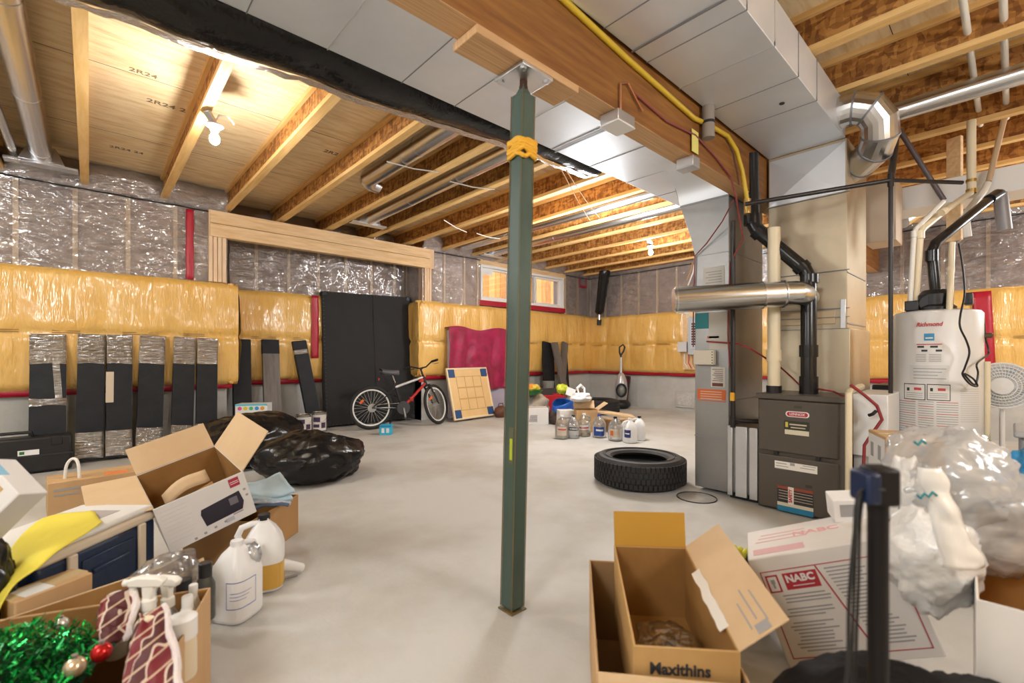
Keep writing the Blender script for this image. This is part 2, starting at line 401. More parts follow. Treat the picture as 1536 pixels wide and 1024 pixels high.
# outer shell so no light leaks
b=MB(); b.box(XF+.16,XF+.3,YN-.3,YR+.4,0,SUB+.1); b.box(XN-.3,XF+.3,YN-.35,YN-.2,0,SUB+.1); b.box(XN-.35,XN-.2,YN-.3,YR+.4,0,SUB+.1)
b.box(XN-.3,WX0-.02,YR+.21,YR+.35,0,SUB+.1); b.box(XN-.3,RX0-.12,YL+.16,YL+.3,0,SUB+.1); b.box(RX1+.12,WX0-.02,YL+.16,YL+.3,0,SUB+.1)
b.box(WX1+.02,XF+.3,YL+.16,YL+.3,0,SUB+.1); b.box(WX0-.02,WX1+.02,YL+.16,YL+.3,0,WZ0-.02); b.box(WX0-.02,WX1+.02,YL+.16,YL+.3,WZ1+.02,SUB+.1)
b.build('outer_sheathing',M_found,wf)
# red tape verticals and stud packs on the left wall
def rtape(x0,x1,z0,z1,y,nm='red_seam_tape',par=None):
    MB().grid(3,20,lambda u,v: Vector((x0+(x1-x0)*u+.006*nz((v*6,u,2)),y+.008*nz((u*3,v*14,x0)),z0+(z1-z0)*v))).build(nm,M_red,par or wl,ang=180,solid=.003)
rtape(.80,.875,1.90,2.70,YL-.06)
rtape(2.32,2.42,1.0,1.89,YR-.15,par=wrc)
b=MB(); b.grid(4,14,lambda u,v: Vector((XF-.145+.01*nz((u*3,v*9,4)),.30-(.17*u)+.05*v,.62+1.2*v))).build('red_seam_tape',M_red,wf,ang=180,solid=.003)
for k,x in enumerate((1.02,1.065,1.11,1.155)):
    MB().box(x,x+.040,YL-.058,YL+.02,1.90,2.43 if k>0 else 2.74).build('header_stud',M_pinev,wl,bevel=.003)
for x in (3.93,3.972,4.014):
    MB().box(x,x+.038,YL-.058,YL+.02,1.90,2.43).build('header_stud',M_pinev,ww,bevel=.003)
MB().box(4.02,4.10,YL-.058,YL+.02,2.43,2.74).build('header_stud',M_pinev,ww,bevel=.003)
# window strip
MB().box(WX0-.05,WX1+.05,YL-.012,YL+.1,1.93,WZ0).build('red_sill_tape',M_red,ww)
b=MB(); b.box(WX0-.05,WX1+.05,YL-.01,YL+.15,WZ1,JB)
b.build('window_header',M_pine,ww)
# the window: white frame, three lights
w1=struct('window_1','white vinyl basement slider window with a wooden well outside')
b=MB(); t=.045
b.box(WX0,WX1,YL-.02,YL+.12,WZ0,WZ0+t); b.box(WX0,WX1,YL-.02,YL+.12,WZ1-t,WZ1)
b.box(WX0,WX0+t,YL-.02,YL+.12,WZ0+t,WZ1-t); b.box(WX1-t,WX1,YL-.02,YL+.12,WZ0+t,WZ1-t)
b.build('window_frame',M_white,w1,bevel=.004)
xm=[WX0+t,WX0+.72,WX0+1.44,WX1-t]
for i in range(3):
    a,c=xm[i],xm[i+1]; yy=YL+.05+.03*(i%2); b=MB(); q=.035
    b.box(a,c,yy,yy+.03,WZ0+t,WZ0+t+q); b.box(a,c,yy,yy+.03,WZ1-t-q,WZ1-t); b.box(a,a+q,yy,yy+.03,WZ0+t+q,WZ1-t-q); b.box(c-q,c,yy,yy+.03,WZ0+t+q,WZ1-t-q)
    sh=b.build('window_sash',M_white if i!=1 else mat('grey_vinyl',(.45,.47,.5),.4),w1,bevel=.003)
    MB().box(a+q,c-q,yy+.012,yy+.016,WZ0+t+q,WZ1-t-q).build('window_pane',M_glass,sh)
MB().box(WX0+.08,WX0+.32,YL+.042,YL+.046,WZ1-.16,WZ1-.06).build('window_sticker',M_white,w1)
# outside: the cedar window well
wb=thing('window_well','cedar board window well wall standing outside the basement window','window well',(6.2,7.5,0))
k=0; x=4.0
while x<9.6:
    wd=.14+.02*((k*7)%3); MB().box(x,x+wd-.008,7.5,7.53,1.2,3.4).build('board',mat('cedar%d'%(k%3),[(.72,.36,.10),(.62,.29,.08),(.80,.45,.16)][k%3],.7,col2=[(.6,.28,.07),(.5,.2,.05),(.7,.36,.1)][k%3],vs=6,stretch=(4,4,.4)),wb,world=True)
    x+=wd; k+=1
MB().box(4,9.6,YL+.31,7.6,1.1,1.2).build('gravel_bed',M_found,wb,world=True)
# ================================================================ ceiling
ce=struct('ceiling','open joist ceiling of engineered wood joists under strand board')
b=MB(); b.box(XN-.2,XF+.2,YN-.2,YL+.22,SUB,SUB+.02); b.box(XN-.2,WX0-.1,YL+.22,YR+.3,SUB,SUB+.02); b.build('subfloor',M_ply,ce)
b=MB()
for k in range(-1,8): b.box(XN,XF,k*1.22-.002+.5,k*1.22+.002+.5,SUB-.001,SUB)
b.build('panel_joint',M_ink,ce,kind='stuff')
JX=[-.62+.612*k-(.03 if k==1 else 0) for k in range(15)]
for x in JX:
    if x>XF-.1: continue
    y1=YL-.02 if not (RX0<x<RX1) else YR-.02
    b=MB(); b.box(x-.032,x+.032,YN,y1,JB,JB+.034); b.box(x-.032,x+.032,YN,y1,SUB-.036,SUB)
    b.box(x-.0055,x+.0055,YN,y1,JB+.034,SUB-.036,1)
    b.build('joist',[M_flange,M_osb],ce)
# mill stamps on the underside of the deck
stamp=mat('deck_stamp',(.23,.16,.09),.8)
for (px,py,s,sz) in ((255,160,'2R24 24','.07'),(372,265,'2R24','.07'),(500,230,'2R24','.07'),(190,225,'2R24 24','.06'),(455,92,'2R24 24','.07'),(215,110,'2R24','.06')):
    p=at(px,py,z=SUB-.002)
    text(s,float(sz)*1.25,eulm((p.x,p.y,SUB-.0015),(PI,0,0)),stamp,ce,'mill_stamp',bold=.0012)
# header beam over the recess
hb=thing('header_beam','doubled pine header beam spanning over the recess in the left wall','beam',(2.55,YL,2.43))
for zz in (2.43,2.585):
    MB().box(1.03,4.02,YL-.075,YL+.03,zz,zz+.150).build('ply_board',M_pine,hb,world=True,bevel=.004)
# floor drain cover
p=at(1045,746,z=.001); dr=MB()
dr.lathe([(0,.004),(.125,.004),(.13,.001)],32,0,eulm((p.x,p.y,0)))
drc=dr.build('drain_cover',mat('dull_concrete_lid',(.36,.34,.31),.7,col2=(.3,.28,.25),vs=12),fl)
b=MB(); b.tube([(p.x+.135*math.cos(a*PI/20),p.y+.135*math.sin(a*PI/20),.003) for a in range(40)],.004,6,closed=True); b.build('drain_rim',M_blk,fl)
# ================================================================ beam, post, ducts
BY0,BY1,BZ0=1.275,1.395,2.205
bm=thing('support_beam','long orange laminated main beam running under the joists beside the post','beam',(1.3,1.335,BZ0))
for i in range(3):
    MB().box(XN,XF-.03,BY0+.04*i,BY0+.04*(i+1)-.0015,BZ0,JB).build('beam_ply',[M_beam],bm,world=True,bevel=.002)
MB().box(XN,XF-.04,BY0+.001,BY1-.003,BZ0-.0025,BZ0).build('beam_soffit',M_beamedge,bm,world=True)
MB().box(1.00,1.56,BY0-.003,BY1+.022,BZ0-.034,BZ0-.003).build('packing_block',M_beamedge,bm,world=True,bevel=.003)
# steel post
p0=at(767,912,z=0); PX,PY=p0.x,p0.y-.005
po=thing('steel_post','square green painted steel post standing mid floor under the beam','post',M=Matrix.Translation((PX,PY,0))@Matrix(((1,0,.016,0),(0,1,-.0145,0),(-.016,.0145,1,0),(0,0,0,1))))
h=.034; tz=2.095; BZp=BZ0-.034
MB().box(-h,h,-h,h,0.012,tz).build('post_shaft',M_green,po,bevel=.006)
b=MB()
for sx in (-1,1):
    for sy in (-1,1): b.box(sx*h-.0025,sx*h+.0015,sy*h-.0025,sy*h+.0015,.013,tz-.002)
b.build('rusty_corner',M_rust,po,bevel=.002)
MB().box(-.042,.042,-.042,.042,0,.006).build('base_plate',M_rust,po,bevel=.002)
b=MB(); b.lathe([(h,0),(.018,.03),(.018,.04)],4,0,eulm((0,0,tz),(0,0,R(45)))); b.build('post_cap',M_green,po,ang=10)
MB().cyl((0,0,tz+.02),(0,0,BZp-.016),.016,seg=14).build('jack_screw',mat('dark_screw',(.07,.03,.015),.5,.4),po)
pl=MB().box(-.085,.085,-.085,.085,BZp-.016,BZp-.002).build('top_plate',M_galv,po,bevel=.002)
for sx in (-1,1):
    for sy in (-1,1):
        MB().lathe([(.014,0),(.014,.008),(0,.011)],6,0,eulm((sx*.065,sy*.065,BZp-.016),(PI,0,0))).build('bolt',M_galv,pl)
b=MB()
for k in range(7):
    zz=1.84+.009*k+.008*(k%3); pts=[]
    for q in range(28):
        a=2*PI*q/28; r=.043+.004*nz((k,q*.5,1)); sq=1/((abs(math.cos(a))**8+abs(math.sin(a))**8)**.125)
        pts.append((r*sq*math.cos(a),r*sq*math.sin(a),zz+.016*nz((q*.3,k,5))))
    b.tube(pts,.009,7,closed=True)
b.build('strap_wrap',M_yrope,po,label='yellow webbing strap wound round the post')
st=MB(); st.box(-h-.0015,-h,-.024,.004,.60,.745); stk=st.build('post_sticker',mat('dark_sticker',(.10,.11,.06),.5),po)
MB().box(-h-.003,-h-.0015,-.019,-.004,.615,.70).build('sticker_print',mat('lime_print',(.42,.50,.03),.5),po)
# bits of rope running from the strap to the joists
ry=thing('tie_rope','pair of thin yellow cords running from the post strap up to the joists','cord',(PX+.05,PY+.1,2.0))
for q,(e1,e2) in enumerate(((822,228),(818,226))):
    a=Vector((PX+.04,PY+.03,1.94)); c=at(885+14*q,330-4*q,X=3.6+.1*q)
    m_=at(840+6*q,250,X=2.2); MB().tube([a,a.lerp(m_,.5)+Vector((0,0,-.02)),m_,m_.lerp(c,.5)+Vector((0,0,-.02)),c],.004,6).build('cord',M_yrope,ry,world=True)
# ---------------- ducts
DZ=2.52
def duct(root,x0,x1,y0,y1,z0,z1,seams,drive=.0):
    b=MB(); b.box(x0,x1,y0,y1,z0,z1); body=b.build('duct_body',M_duct,root,world=True,bevel=.003)
    for i,x in enumerate(seams):
        b=MB(); b.box(x-.002,x+.002,y0-.003,y1+.003,z0-.003,z0+.02)
        b.box(x-.002,x+.002,y0-.003,y0,z0,z1); b.build('duct_seam',M_seam if i%3 else M_seaml,root,world=True)
ld=thing('return_duct','wide flat return air duct hung left of the beam','duct',(1.5,1.83,DZ))
duct(ld,-1.6,4.5,1.415,2.25,DZ,JB-.004,[-.2,.12,.50,.85,1.25,1.6,2.05,2.45,2.9,3.4,3.9])
for x in (.22,2.5): MB().bar((x,2.26,DZ-.004),(x,1.41,DZ-.004),.012,.004).build('hanger_rod',M_seam,ld,world=True)
# drop of the return duct
RXf=3.45; ry0,ry1=1.41,1.665
prof=[(1.665,0.03),(1.665,1.80),(1.70,1.95),(1.78,2.2),(1.83,2.36),(1.84,2.52)]
b=MB(); vs=[];
for (y,z) in prof: vs+= [(RXf,y,z),(RXf,ry0,z),(4.12,ry0,z),(4.12,y,z)]
fs=[]
for i in range(len(prof)-1):
    for k in range(4): fs.append((i*4+k,i*4+(k+1)%4,(i+1)*4+(k+1)%4,(i+1)*4+k))
fs+=[(0,3,2,1)]
b.add(vs,fs)
M_drop=mat('drop_sheet',(.33,.33,.325),.42,.85,col2=(.27,.27,.265),vs=2,bump=.01,bs=3)  # base grey darkened to carry the reflection of dark surroundings
b.build('drop_body',M_drop,ld,world=True,bevel=.003)
b=MB()   # curved throat where it meets the flat duct
pts=[(RXf-.30*(1-math.cos(a*PI/16))-.002, 2.22+.30*math.sin(a*PI/16)) for a in range(9)]
b.grid(8,1,lambda u,v: Vector((pts[int(round(u*8))][0],(1.79+.06*u) if v else ry0,pts[int(round(u*8))][1])))
b.build('drop_throat',M_duct,ld,world=True,ang=60)
for z in (.42,.70,1.0,1.46,1.80,2.21): 
    b=MB(); yy=1.668 if z<1.9 else 1.79
    b.box(RXf-.004,RXf+.02,ry0-.003,yy,z-.003,z+.003); b.box(RXf,4.1,ry0-.004,ry0,z-.003,z+.003)
    b.build('duct_seam',M_seam,ld,world=True)
# stickers on the drop
def sticker(root,y0,y1,z0,z1,m,nm='label_sticker',X=RXf):
    return MB().box(X-.003,X-.0005,y0,y1,z0,z1).build(nm,m,root,world=True)
sticker(ld,1.44,1.60,1.56,1.70,mat('pale_sticker',(.56,.54,.49),.6),'paper_sticker')
b=MB()
for k in range(5): b.box(RXf-.004,RXf-.003,1.46,1.58-.02*(k%2),1.58+.02*k,1.586+.02*k)
b.build('sticker_print',M_inkg,ld,world=True)
sticker(ld,1.56,1.663,1.24,1.36,M_teal,'teal_sticker'); sticker(ld,1.42,1.555,1.08,1.36,mat('grey_tan_sticker',(.50,.48,.43),.6),'paper_sticker')
sticker(ld,1.48,1.57,1.165,1.180,M_orange,'red_line_print')
o=sticker(ld,1.43,1.645,.69,.78,M_orange,'warning_sticker')
b=MB()
for k in range(4): b.box(RXf-.0045,RXf-.003,1.46,1.62,.705+.018*k,.711+.018*k)
b.build('sticker_print',M_tan,ld,world=True)
sticker(ld,1.435,1.54,.80,.95,mat('pale_sticker',(.56,.54,.49),.6),'paper_sticker')
b=MB()
for k in range(7): b.box(RXf-.0045,RXf-.003,1.45,1.53-.01*(k%3),.845+.014*k,.849+.014*k)
b.box(RXf-.0045,RXf-.003,1.45,1.53,.805,.83); b.build('sticker_print',mat('dark_red_ink',(.14,.04,.03),.6),ld,world=True)
# control box on the drop
cb=thing('thermostat_control_box','beige control box on the grey return duct front','control box',(RXf,1.56,1.0))
MB().box(RXf-.05,RXf-.001,1.50,1.655,.965,1.075).build('box_cover',mat('beige_box',(.62,.56,.46),.5),cb,world=True,bevel=.006)
b=MB()
for z in (.98,1.0,1.02,1.04,1.06): b.box(RXf-.051,RXf-.049,1.505,1.515,z-.003,z+.003)
b.build('terminal_mark',M_ink,cb,world=True)
# supply duct right of the beam
rd=thing('supply_duct','shiny supply air trunk duct hung right of the beam','duct',(1.5,1.0,DZ))
duct(rd,-1.6,3.80,.775,1.255,DZ,JB-.004,[.2,.62,1.0,1.38,1.72,2.08,2.42,2.78,3.12])
b=MB(); b.bar((1.95,.76,DZ-.004),(1.95,1.26,DZ-.004),.010,.005); b.bar((1.95,.766,DZ-.01),(1.95,.766,JB),.02,.004); b.build('hanger_strap',M_seam,rd,world=True)
MB().cyl((3.0,.92,DZ-.002),(3.0,.92,DZ-.006),.014,seg=14).build('test_hole_plug',M_ink,rd,world=True)
# elbow takeoff on its side
el=[at(1290,205,d=3.35),at(1318,190,d=3.30),at(1335,205,d=3.28),at(1332,238,d=3.30),at(1300,258,d=3.38),at(1284,262,d=3.45)]
tk=thing('elbow_duct','round steel elbow takeoff duct bending beside the end of the supply duct','duct',tuple(at(1310,225,d=3.3)))
c0=Vector((3.62,.80,2.62))
def arc(c,r,a0,a1,n,axis='xz'):
    return [Vector((c[0]+r*math.cos(R(a0+(a1-a0)*k/n)),c[1]+r*math.sin(R(a0+(a1-a0)*k/n)),c[2])) for k in range(n+1)]
pth=[Vector((3.66,.80,2.64)),Vector((3.66,.70,2.64)),Vector((3.68,.62,2.61)),Vector((3.72,.58,2.54)),Vector((3.76,.58,2.46)),Vector((3.84,.62,2.40)),Vector((3.95,.72,2.37)),Vector((4.02,.82,2.36))]
b=MB(); b.tube(pth,.102,22); b.build('elbow_gore',M_pipe,tk,world=True,ang=15)
for k in (1,2,4,5,6):
    t_=(pth[k+1]-pth[k-1]).normalized(); MB().tube([pth[k]-t_*.006,pth[k]+t_*.006],.1055,22).build('gore_seam',M_seam,tk,world=True)
# black lined sleeve drooping beyond the left duct's edge
sl=thing('black_duct_liner','black plastic-faced duct liner drooping along the far edge of the wide duct','duct liner',(1.2,2.38,2.45))
def lf(u,v):
    x=-1.4+4.5*u; k=max(.42,1-.62*max(0,(x+.2)/3.0)); a=PI*(v*1.15)
    r=.125*k*(1+.12*fbm((x*3,v*2,1)))
    return Vector((x,2.27+.20*k-.20*k*math.cos(a)*1.0,DZ+.06-r*math.sin(a)*1.0-.02*fbm((x*2,3,v))))
b=MB(); b.grid(110,14,lf); b.build('liner_sheet',M_bag,sl,world=True,ang=180,solid=.004)
b=MB(); b.grid(140,3,lambda u,v: lf(u,.58)+Vector((.006*nz((u*80,v,7)),.075*v+.020*v*nz((u*70,v,1)),-.006-.010*abs(nz((u*110,v*2,3)))+.012*v)))
b.build('foil_edge',mat('crinkled_foil',(.75,.75,.77),.25,1,bump=.8,bs=40),sl,world=True,ang=180)
# ---------------- round pipes in the joist bays
def rpipe(label,x,y0,y1,z,r,boot=None,elb=None):
    t=thing('round_duct',label,'duct',(x,(y0+y1)/2,z)); 
    b=MB(); b.cyl((x,y0,z),(x,y1,z),r,seg=24); b.build('pipe_body',M_pipe,t,world=True,ang=30)
    n=int((y1-y0)/1.2)
    for k in range(1,n+1): MB().cyl((x,y0+k*1.2-.012,z),(x,y0+k*1.2+.012,z),r+.003,seg=24).build('pipe_joint',M_pipe,t,world=True)
    if boot:
        b=MB(); y=y1; vs=[(x-.15,y-.03,JB+.015),(x+.15,y-.03,JB+.015),(x+.15,y+.12,JB+.015),(x-.15,y+.12,JB+.015)]
        top=[(x-.09,y-.02,z+r),(x+.09,y-.02,z+r),(x+.09,y+.10,z+r),(x-.09,y+.10,z+r)]
        b.add(vs+top,[(0,3,2,1),(4,5,6,7),(0,1,5,4),(1,2,6,5),(2,3,7,6),(3,0,4,7)]); b.box(x-.24,x+.24,y-.02,y+.10,JB-.006,JB+.016)
        b.build('register_boot',M_galv,t,world=True,bevel=.003)
    if elb:
        b=MB(); b.tube([(x,y1-.01,z),(x+.02,y1+.06,z),(x+.07,y1+.11,z),(x+.16,y1+.13,z)],[r,r,r*.98,r*.95],22); b.build('pipe_elbow',M_pipe,t,world=True,ang=20)
    return t
rpipe('round steel duct with a boot in the leftmost joist bay',-.32,1.0,5.95,2.85,.075,boot=1)
rpipe('round steel duct ending in an elbow between joists left of the post',2.10,2.28,4.45,2.845,.085,elb=1)
rpipe('round steel duct with a boot near the header beam end',2.72,2.28,5.75,2.845,.085,boot=1)
rpipe('round steel duct in the bay right behind the post',4.55,2.28,6.1,2.835,.075)
rpipe('round steel duct in the second bay past the post',5.18,2.28,6.1,2.835,.075,boot=1)
rpipe('thin grey drain pipe in the joist bay at the left frame edge',-.50,1.0,6.2,2.83,.03)
# flat duct run across the right hand joists
rp=thing('round_duct','round steel duct running along the joists above the furnace, right side','duct',(4.4,0,2.70))
b=MB(); b.cyl((3.96,.62,2.655),(3.96,-2.2,2.675),.06,seg=22); b.build('pipe_body',M_pipe,rp,world=True,ang=30)
b=MB(); b.cyl((3.96,.62,2.655),(3.96,.56,2.655),.067,seg=22); b.build('pipe_joint',M_pipe,rp,world=True)
# junction boxes on the beam
def jbox(px,py,lab,w,hh,X):
    t=thing('junction_box',lab,'electrical box',(X,BY0,BZ0))
    MB().box(X-w/2,X+w/2,BY0-.02,BY0+.085,BZ0-hh,BZ0-.003).build('box_body',M_galv,t,world=True,bevel=.003)
    MB().box(X-w/2-.002,X+w/2+.002,BY0-.022,BY0+.087,BZ0-hh-.006,BZ0-hh).build('cover_plate',M_white if w>.1 else M_galv,t,world=True,bevel=.002)
    return t
j1=jbox(0,0,'large square steel junction box under the beam past the post',.14,.055,1.90)
b=MB(); b.tube([(1.86,BY0-.012,BZ0-.02),(1.86,BY0-.014,BZ0+.12),(1.92,BY0-.012,BZ0+.15),(2.05,BY0-.012,BZ0+.06)],.006,8); b.build('copper_conduit',mat('copper',(.55,.24,.12),.35,1),j1,world=True)
j2=jbox(0,0,'small steel junction box with yellow tag under the beam',.085,.06,2.62)
MB().box(2.58,2.66,BY0-.012,BY0-.010,BZ0+.02,BZ0+.15).build('yellow_tag',mat('tag_yellow',(.75,.70,.2),.5),j2,world=True)
# wires and gas line along the beam face
gw=thing('gas_tube','yellow flexible gas tube clipped along the beam face','gas line',(1.8,BY0-.02,2.55))
pts=[(XN+.3,BY0-.012,2.60),(.3,BY0-.012,2.575),(1.2,BY0-.012,2.535),(1.9,BY0-.012,2.47),(2.6,BY0-.014,2.42),(2.78,BY0-.02,2.44),(3.05,BY0-.02,2.46),(3.17,BY0-.03,2.40),(3.24,BY0-.04,2.28),(3.28,BY0-.05,2.14),(3.30,BY0-.05,2.08)]
MB().tube(pts,.014,10).build('tube_run',M_gasy,gw,world=True)
b=MB(); b.cyl((3.30,BY0-.05,2.10),(3.30,BY0-.05,2.0),.022,seg=12); b.build('brass_fitting',mat('brass',(.6,.42,.14),.3,1),gw,world=True)
cw=thing('red_cable','red and copper thermostat cable drooping along the beam to the furnace','cable',(2.4,BY0-.01,2.3))
MB().tube([(1.98,BY0-.008,2.33),(2.3,BY0-.008,2.30),(2.62,BY0-.01,2.33),(2.9,BY0-.01,2.28),(3.12,BY0-.01,2.22),(3.2,BY0-.015,2.1),(3.28,BY0-.01,1.95),(3.36,BY0+.0,1.85),(3.40,1.38,1.7),(3.40,1.395,1.2),(3.42,1.39,.95)],.006,8).build('cable_run',mat('red_cable',(.22,.04,.035),.5),cw,world=True)
MB().tube([(3.25,BY0+.02,2.1),(3.36,1.42,2.0),(3.42,1.56,1.88),(3.435,1.66,1.80),(3.435,1.672,1.3),(3.435,1.672,1.1)],.005,6).build('cable_branch',mat('red_cable',(.22,.04,.035),.5),cw,world=True)
ps=thing('grey_pipe_stub','short grey pipe stub through the beam top beside the supply duct','pipe',(2.72,BY0-.05,2.4))
MB().cyl((2.72,BY0-.045,2.52),(2.72,BY0-.045,2.33),.035,seg=16).build('pipe_body',mat('grey_pipe',(.28,.24,.2),.6),ps,world=True)
MB().cyl((2.72,BY0-.045,2.43),(2.72,BY0-.045,2.415),.037,seg=16).build('rubber_band',M_blk,ps,world=True)
# white plastic water tubes through the joists on the right
for k,(y,lab) in enumerate(((.175,'white plastic water tube through the right hand joists, nearer the duct'),(.035,'white plastic water tube through the right hand joists, farther from the duct'))):
    t=thing('water_tube',lab,'pipe',(3,y,2.86),group=None)
    MB().cyl((.8,y,2.86),(5.2,y,2.86),.017,seg=12).build('tube_run',M_pvcw,t,world=True)
# white loose cables across the bays
for k,(a,c) in enumerate((((580,242),(658,258)),((675,272),(742,284)),((666,330),(700,346)),((715,350),(750,358)))):
    t=thing('white_cable',['white cable stapled across the bay above the elbow duct','white cable crossing the bay left of the post','curved white cable end dropping above the header beam','white cable stub beside the post, lowest of the ceiling cables'][k],'cable',tuple(at(*a,z=JB-.01)))
    A,B=at(*a,z=JB-.008),at(*c,z=JB-.008)
    if k==2: B=B+Vector((0,0,-.02))
    MB().tube([A,A.lerp(B,.5)+Vector((0,0,-.015)),B],.006,7).build('cable_run',M_pvcw,t,world=True)
# ---------------- light bulbs
def bulb(label,x,y,z,jx):
    t=thing('light_bulb',label,'light bulb',(x,y,z))
    b=MB(); b.lathe([(.0,.0),(.052,-.002),(.055,-.012),(.034,-.03),(.026,-.045),(0,-.045)],24,0,eulm((x,y,z))); b.build('lamp_holder',M_porc,t,world=True)
    b=MB(); b.bar((x,y,z),(jx,y-.03,z+.07),.05,.02); b.build('mounting_bracket',M_galv,t,world=True,bevel=.003)
    b=MB(); b.lathe([(.014,-.045),(.016,-.062),(.029,-.085),(.033,-.105),(.028,-.125),(.014,-.138),(0,-.141)],20,0,eulm((x,y,z))); b.build('glass_bulb',M_bulb,t,world=True)
    MB().tube([(x,y,z+.01),(x+.03,y+.03,z+.09),(x+.09,y+.05,z+.11),(x+.13,y+.04,z+.06)],.005,6).build('supply_wire',M_pvcw,t,world=True)
bulb('bare lit bulb on a porcelain holder beside the left joist',.655,3.85,2.68,.60)
bulb('small bare lit bulb on a porcelain holder near the far wall',6.27,3.72,2.70,6.14)
# ================================================================ furnace corner
FX=3.36; FY0,FY1=.685,1.185; FH=.775
fu=thing('furnace','taupe two-door gas furnace under the supply plenum','furnace',(FX,(FY0+FY1)/2,0))
MB().box(FX+.02,FX+.72,FY0,FY1,0.01,FH).build('furnace_cabinet',M_brown,fu,world=True,bevel=.006)
MB().box(FX-.005,FX+.73,FY0-.006,FY1+.006,FH-.03,FH+.004).build('cabinet_lid',M_brown,fu,world=True,bevel=.004)
zs=.385
d1=MB().box(FX,FX+.025,FY0+.035,FY1-.008,zs+.012,FH-.035).build('upper_door',M_brown,fu,world=True,bevel=.008)
d2=MB().box(FX,FX+.025,FY0+.035,FY1-.008,.02,zs-.012).build('lower_door',M_brown,fu,world=True,bevel=.008)
b=MB()
for y in (.83,1.07): b.box(FX+.003,FX+.02,y-.012,y+.012,zs-.016,zs+.016)
b.build('door_clip',M_blk,fu,world=True)
def fdec(px0,py0,px1,py1,m,par,nm,off=.0015,bev=0):
    a=at(px0,py0,X=FX-off); c=at(px1,py1,X=FX-off); c.z=at(px0,py1,X=FX-off).z
    return MB().box(FX-off,FX+.004,min(a.y,c.y),max(a.y,c.y),min(a.z,c.z),max(a.z,c.z)).build(nm,m,par,world=True,bevel=bev)
# brand badge: white pill, red inner pill, letters
def pill(yc,zc,w,h,x,m,par,nm):
    poly=[]
    for k in range(24):
        a=2*PI*k/24; poly.append((math.cos(a)*h/2+(w-h)/2*(1 if math.cos(a)>0 else -1),math.sin(a)*h/2))
    T=Matrix(((0,0,-1,x),(-1,0,0,yc),(0,1,0,zc),(0,0,0,1)))
    return MB().prism(poly,0,.002,0,T).build(nm,m,par,world=True)
def ftext(s,size,y,z,m,par,nm='lettering',x=FX-.0055,sx=1,rz=0,bold=0):
    T=root_frame(par).inverted()@face_T((x,y,z),'-x',rz)
    return text(s,size,T,m,par,nm,sx=sx,bold=bold)
bp=at(1196,621.5,X=FX)
bd=pill(bp.y,bp.z,.135,.038,FX,M_white,d1,'brand_badge')
pill(bp.y,bp.z,.120,.028,FX-.0015,mat('badge_red',(.5,.03,.04),.4),d1,'badge_fill')
ftext('LENNOX',.0215,bp.y,bp.z,M_white,d1,sx=1.0,bold=.0003)
fdec(1176,630,1214,651,mat('dark_green_label',(.03,.035,.02),.5),d1,'energy_label')
fdec(1177,643.5,1213.5,650.5,mat('cream_label',(.66,.60,.45),.5),d1,'energy_label_base',.0025)
fdec(1178,632.5,1182,640,mat('label_yellow',(.6,.5,.08),.5),d1,'label_dot',.003)
fdec(1184,635,1210,637,M_tan,d1,'label_print',.003); fdec(1186,640,1208,641.5,M_tan,d1,'label_print',.003)
fdec(1191,608,1203,612,M_browd,d1,'door_grip',.001)
fdec(1162,690,1226,701,mat('white_label',(.80,.77,.70),.5),d2,'instruction_label')
for a in ((1164,693,1180,694.2),(1164,697,1182,698),(1164,701,1178,702),(1204,698,1224,699),(1200,701,1222,702),(1185,694,1192,698)):
    fdec(*a,M_inkg,d2,'label_print',.0025)
q=fdec(1166,727,1220,764,mat('label_black',(.03,.028,.03),.5),d2,'warning_label')
fdec(1166,727,1220,731,mat('label_redbrown',(.30,.06,.03),.5),d2,'label_header',.0025)
for py in (734,738,742,746): fdec(1168,py,1219,py+.7,M_tan,d2,'label_print',.0025)
fdec(1166,751,1220,756,mat('cream_label',(.66,.60,.45),.5),d2,'label_band',.0025)
fdec(1166,756,1220,764,mat('label_blue',(.02,.20,.36),.5),d2,'label_footer',.0025)
fdec(1182,730,1190.5,756,mat('white_label',(.80,.77,.70),.5),d2,'safety_band',.004)
a=at(1186.3,743.5,X=FX); ftext('SAFETY',.026,a.y,a.z,M_redink,d2,x=FX-.0075,rz=R(90),bold=.001)
fdec(1208,727,1218,731,M_browd,d2,'door_grip',.003)
# filter rack between the duct drop and the furnace
fr=thing('filter_rack','galvanized filter rack between the return drop and the furnace','filter rack',(3.43,1.3,0))
MB().box(3.42,4.05,1.19,1.405,.05,.52).build('rack_body',M_drop,fr,world=True,bevel=.003)
for (y0,y1) in ((1.365,1.40),(1.265,1.345),(1.195,1.25)):
    MB().box(3.40,3.425,y0,y1,.03,.53).build('rack_rib',M_galv,fr,world=True,bevel=.003)
MB().box(3.45,4.0,1.20,1.40,0,.05).build('rack_foot',M_blk,fr,world=True)
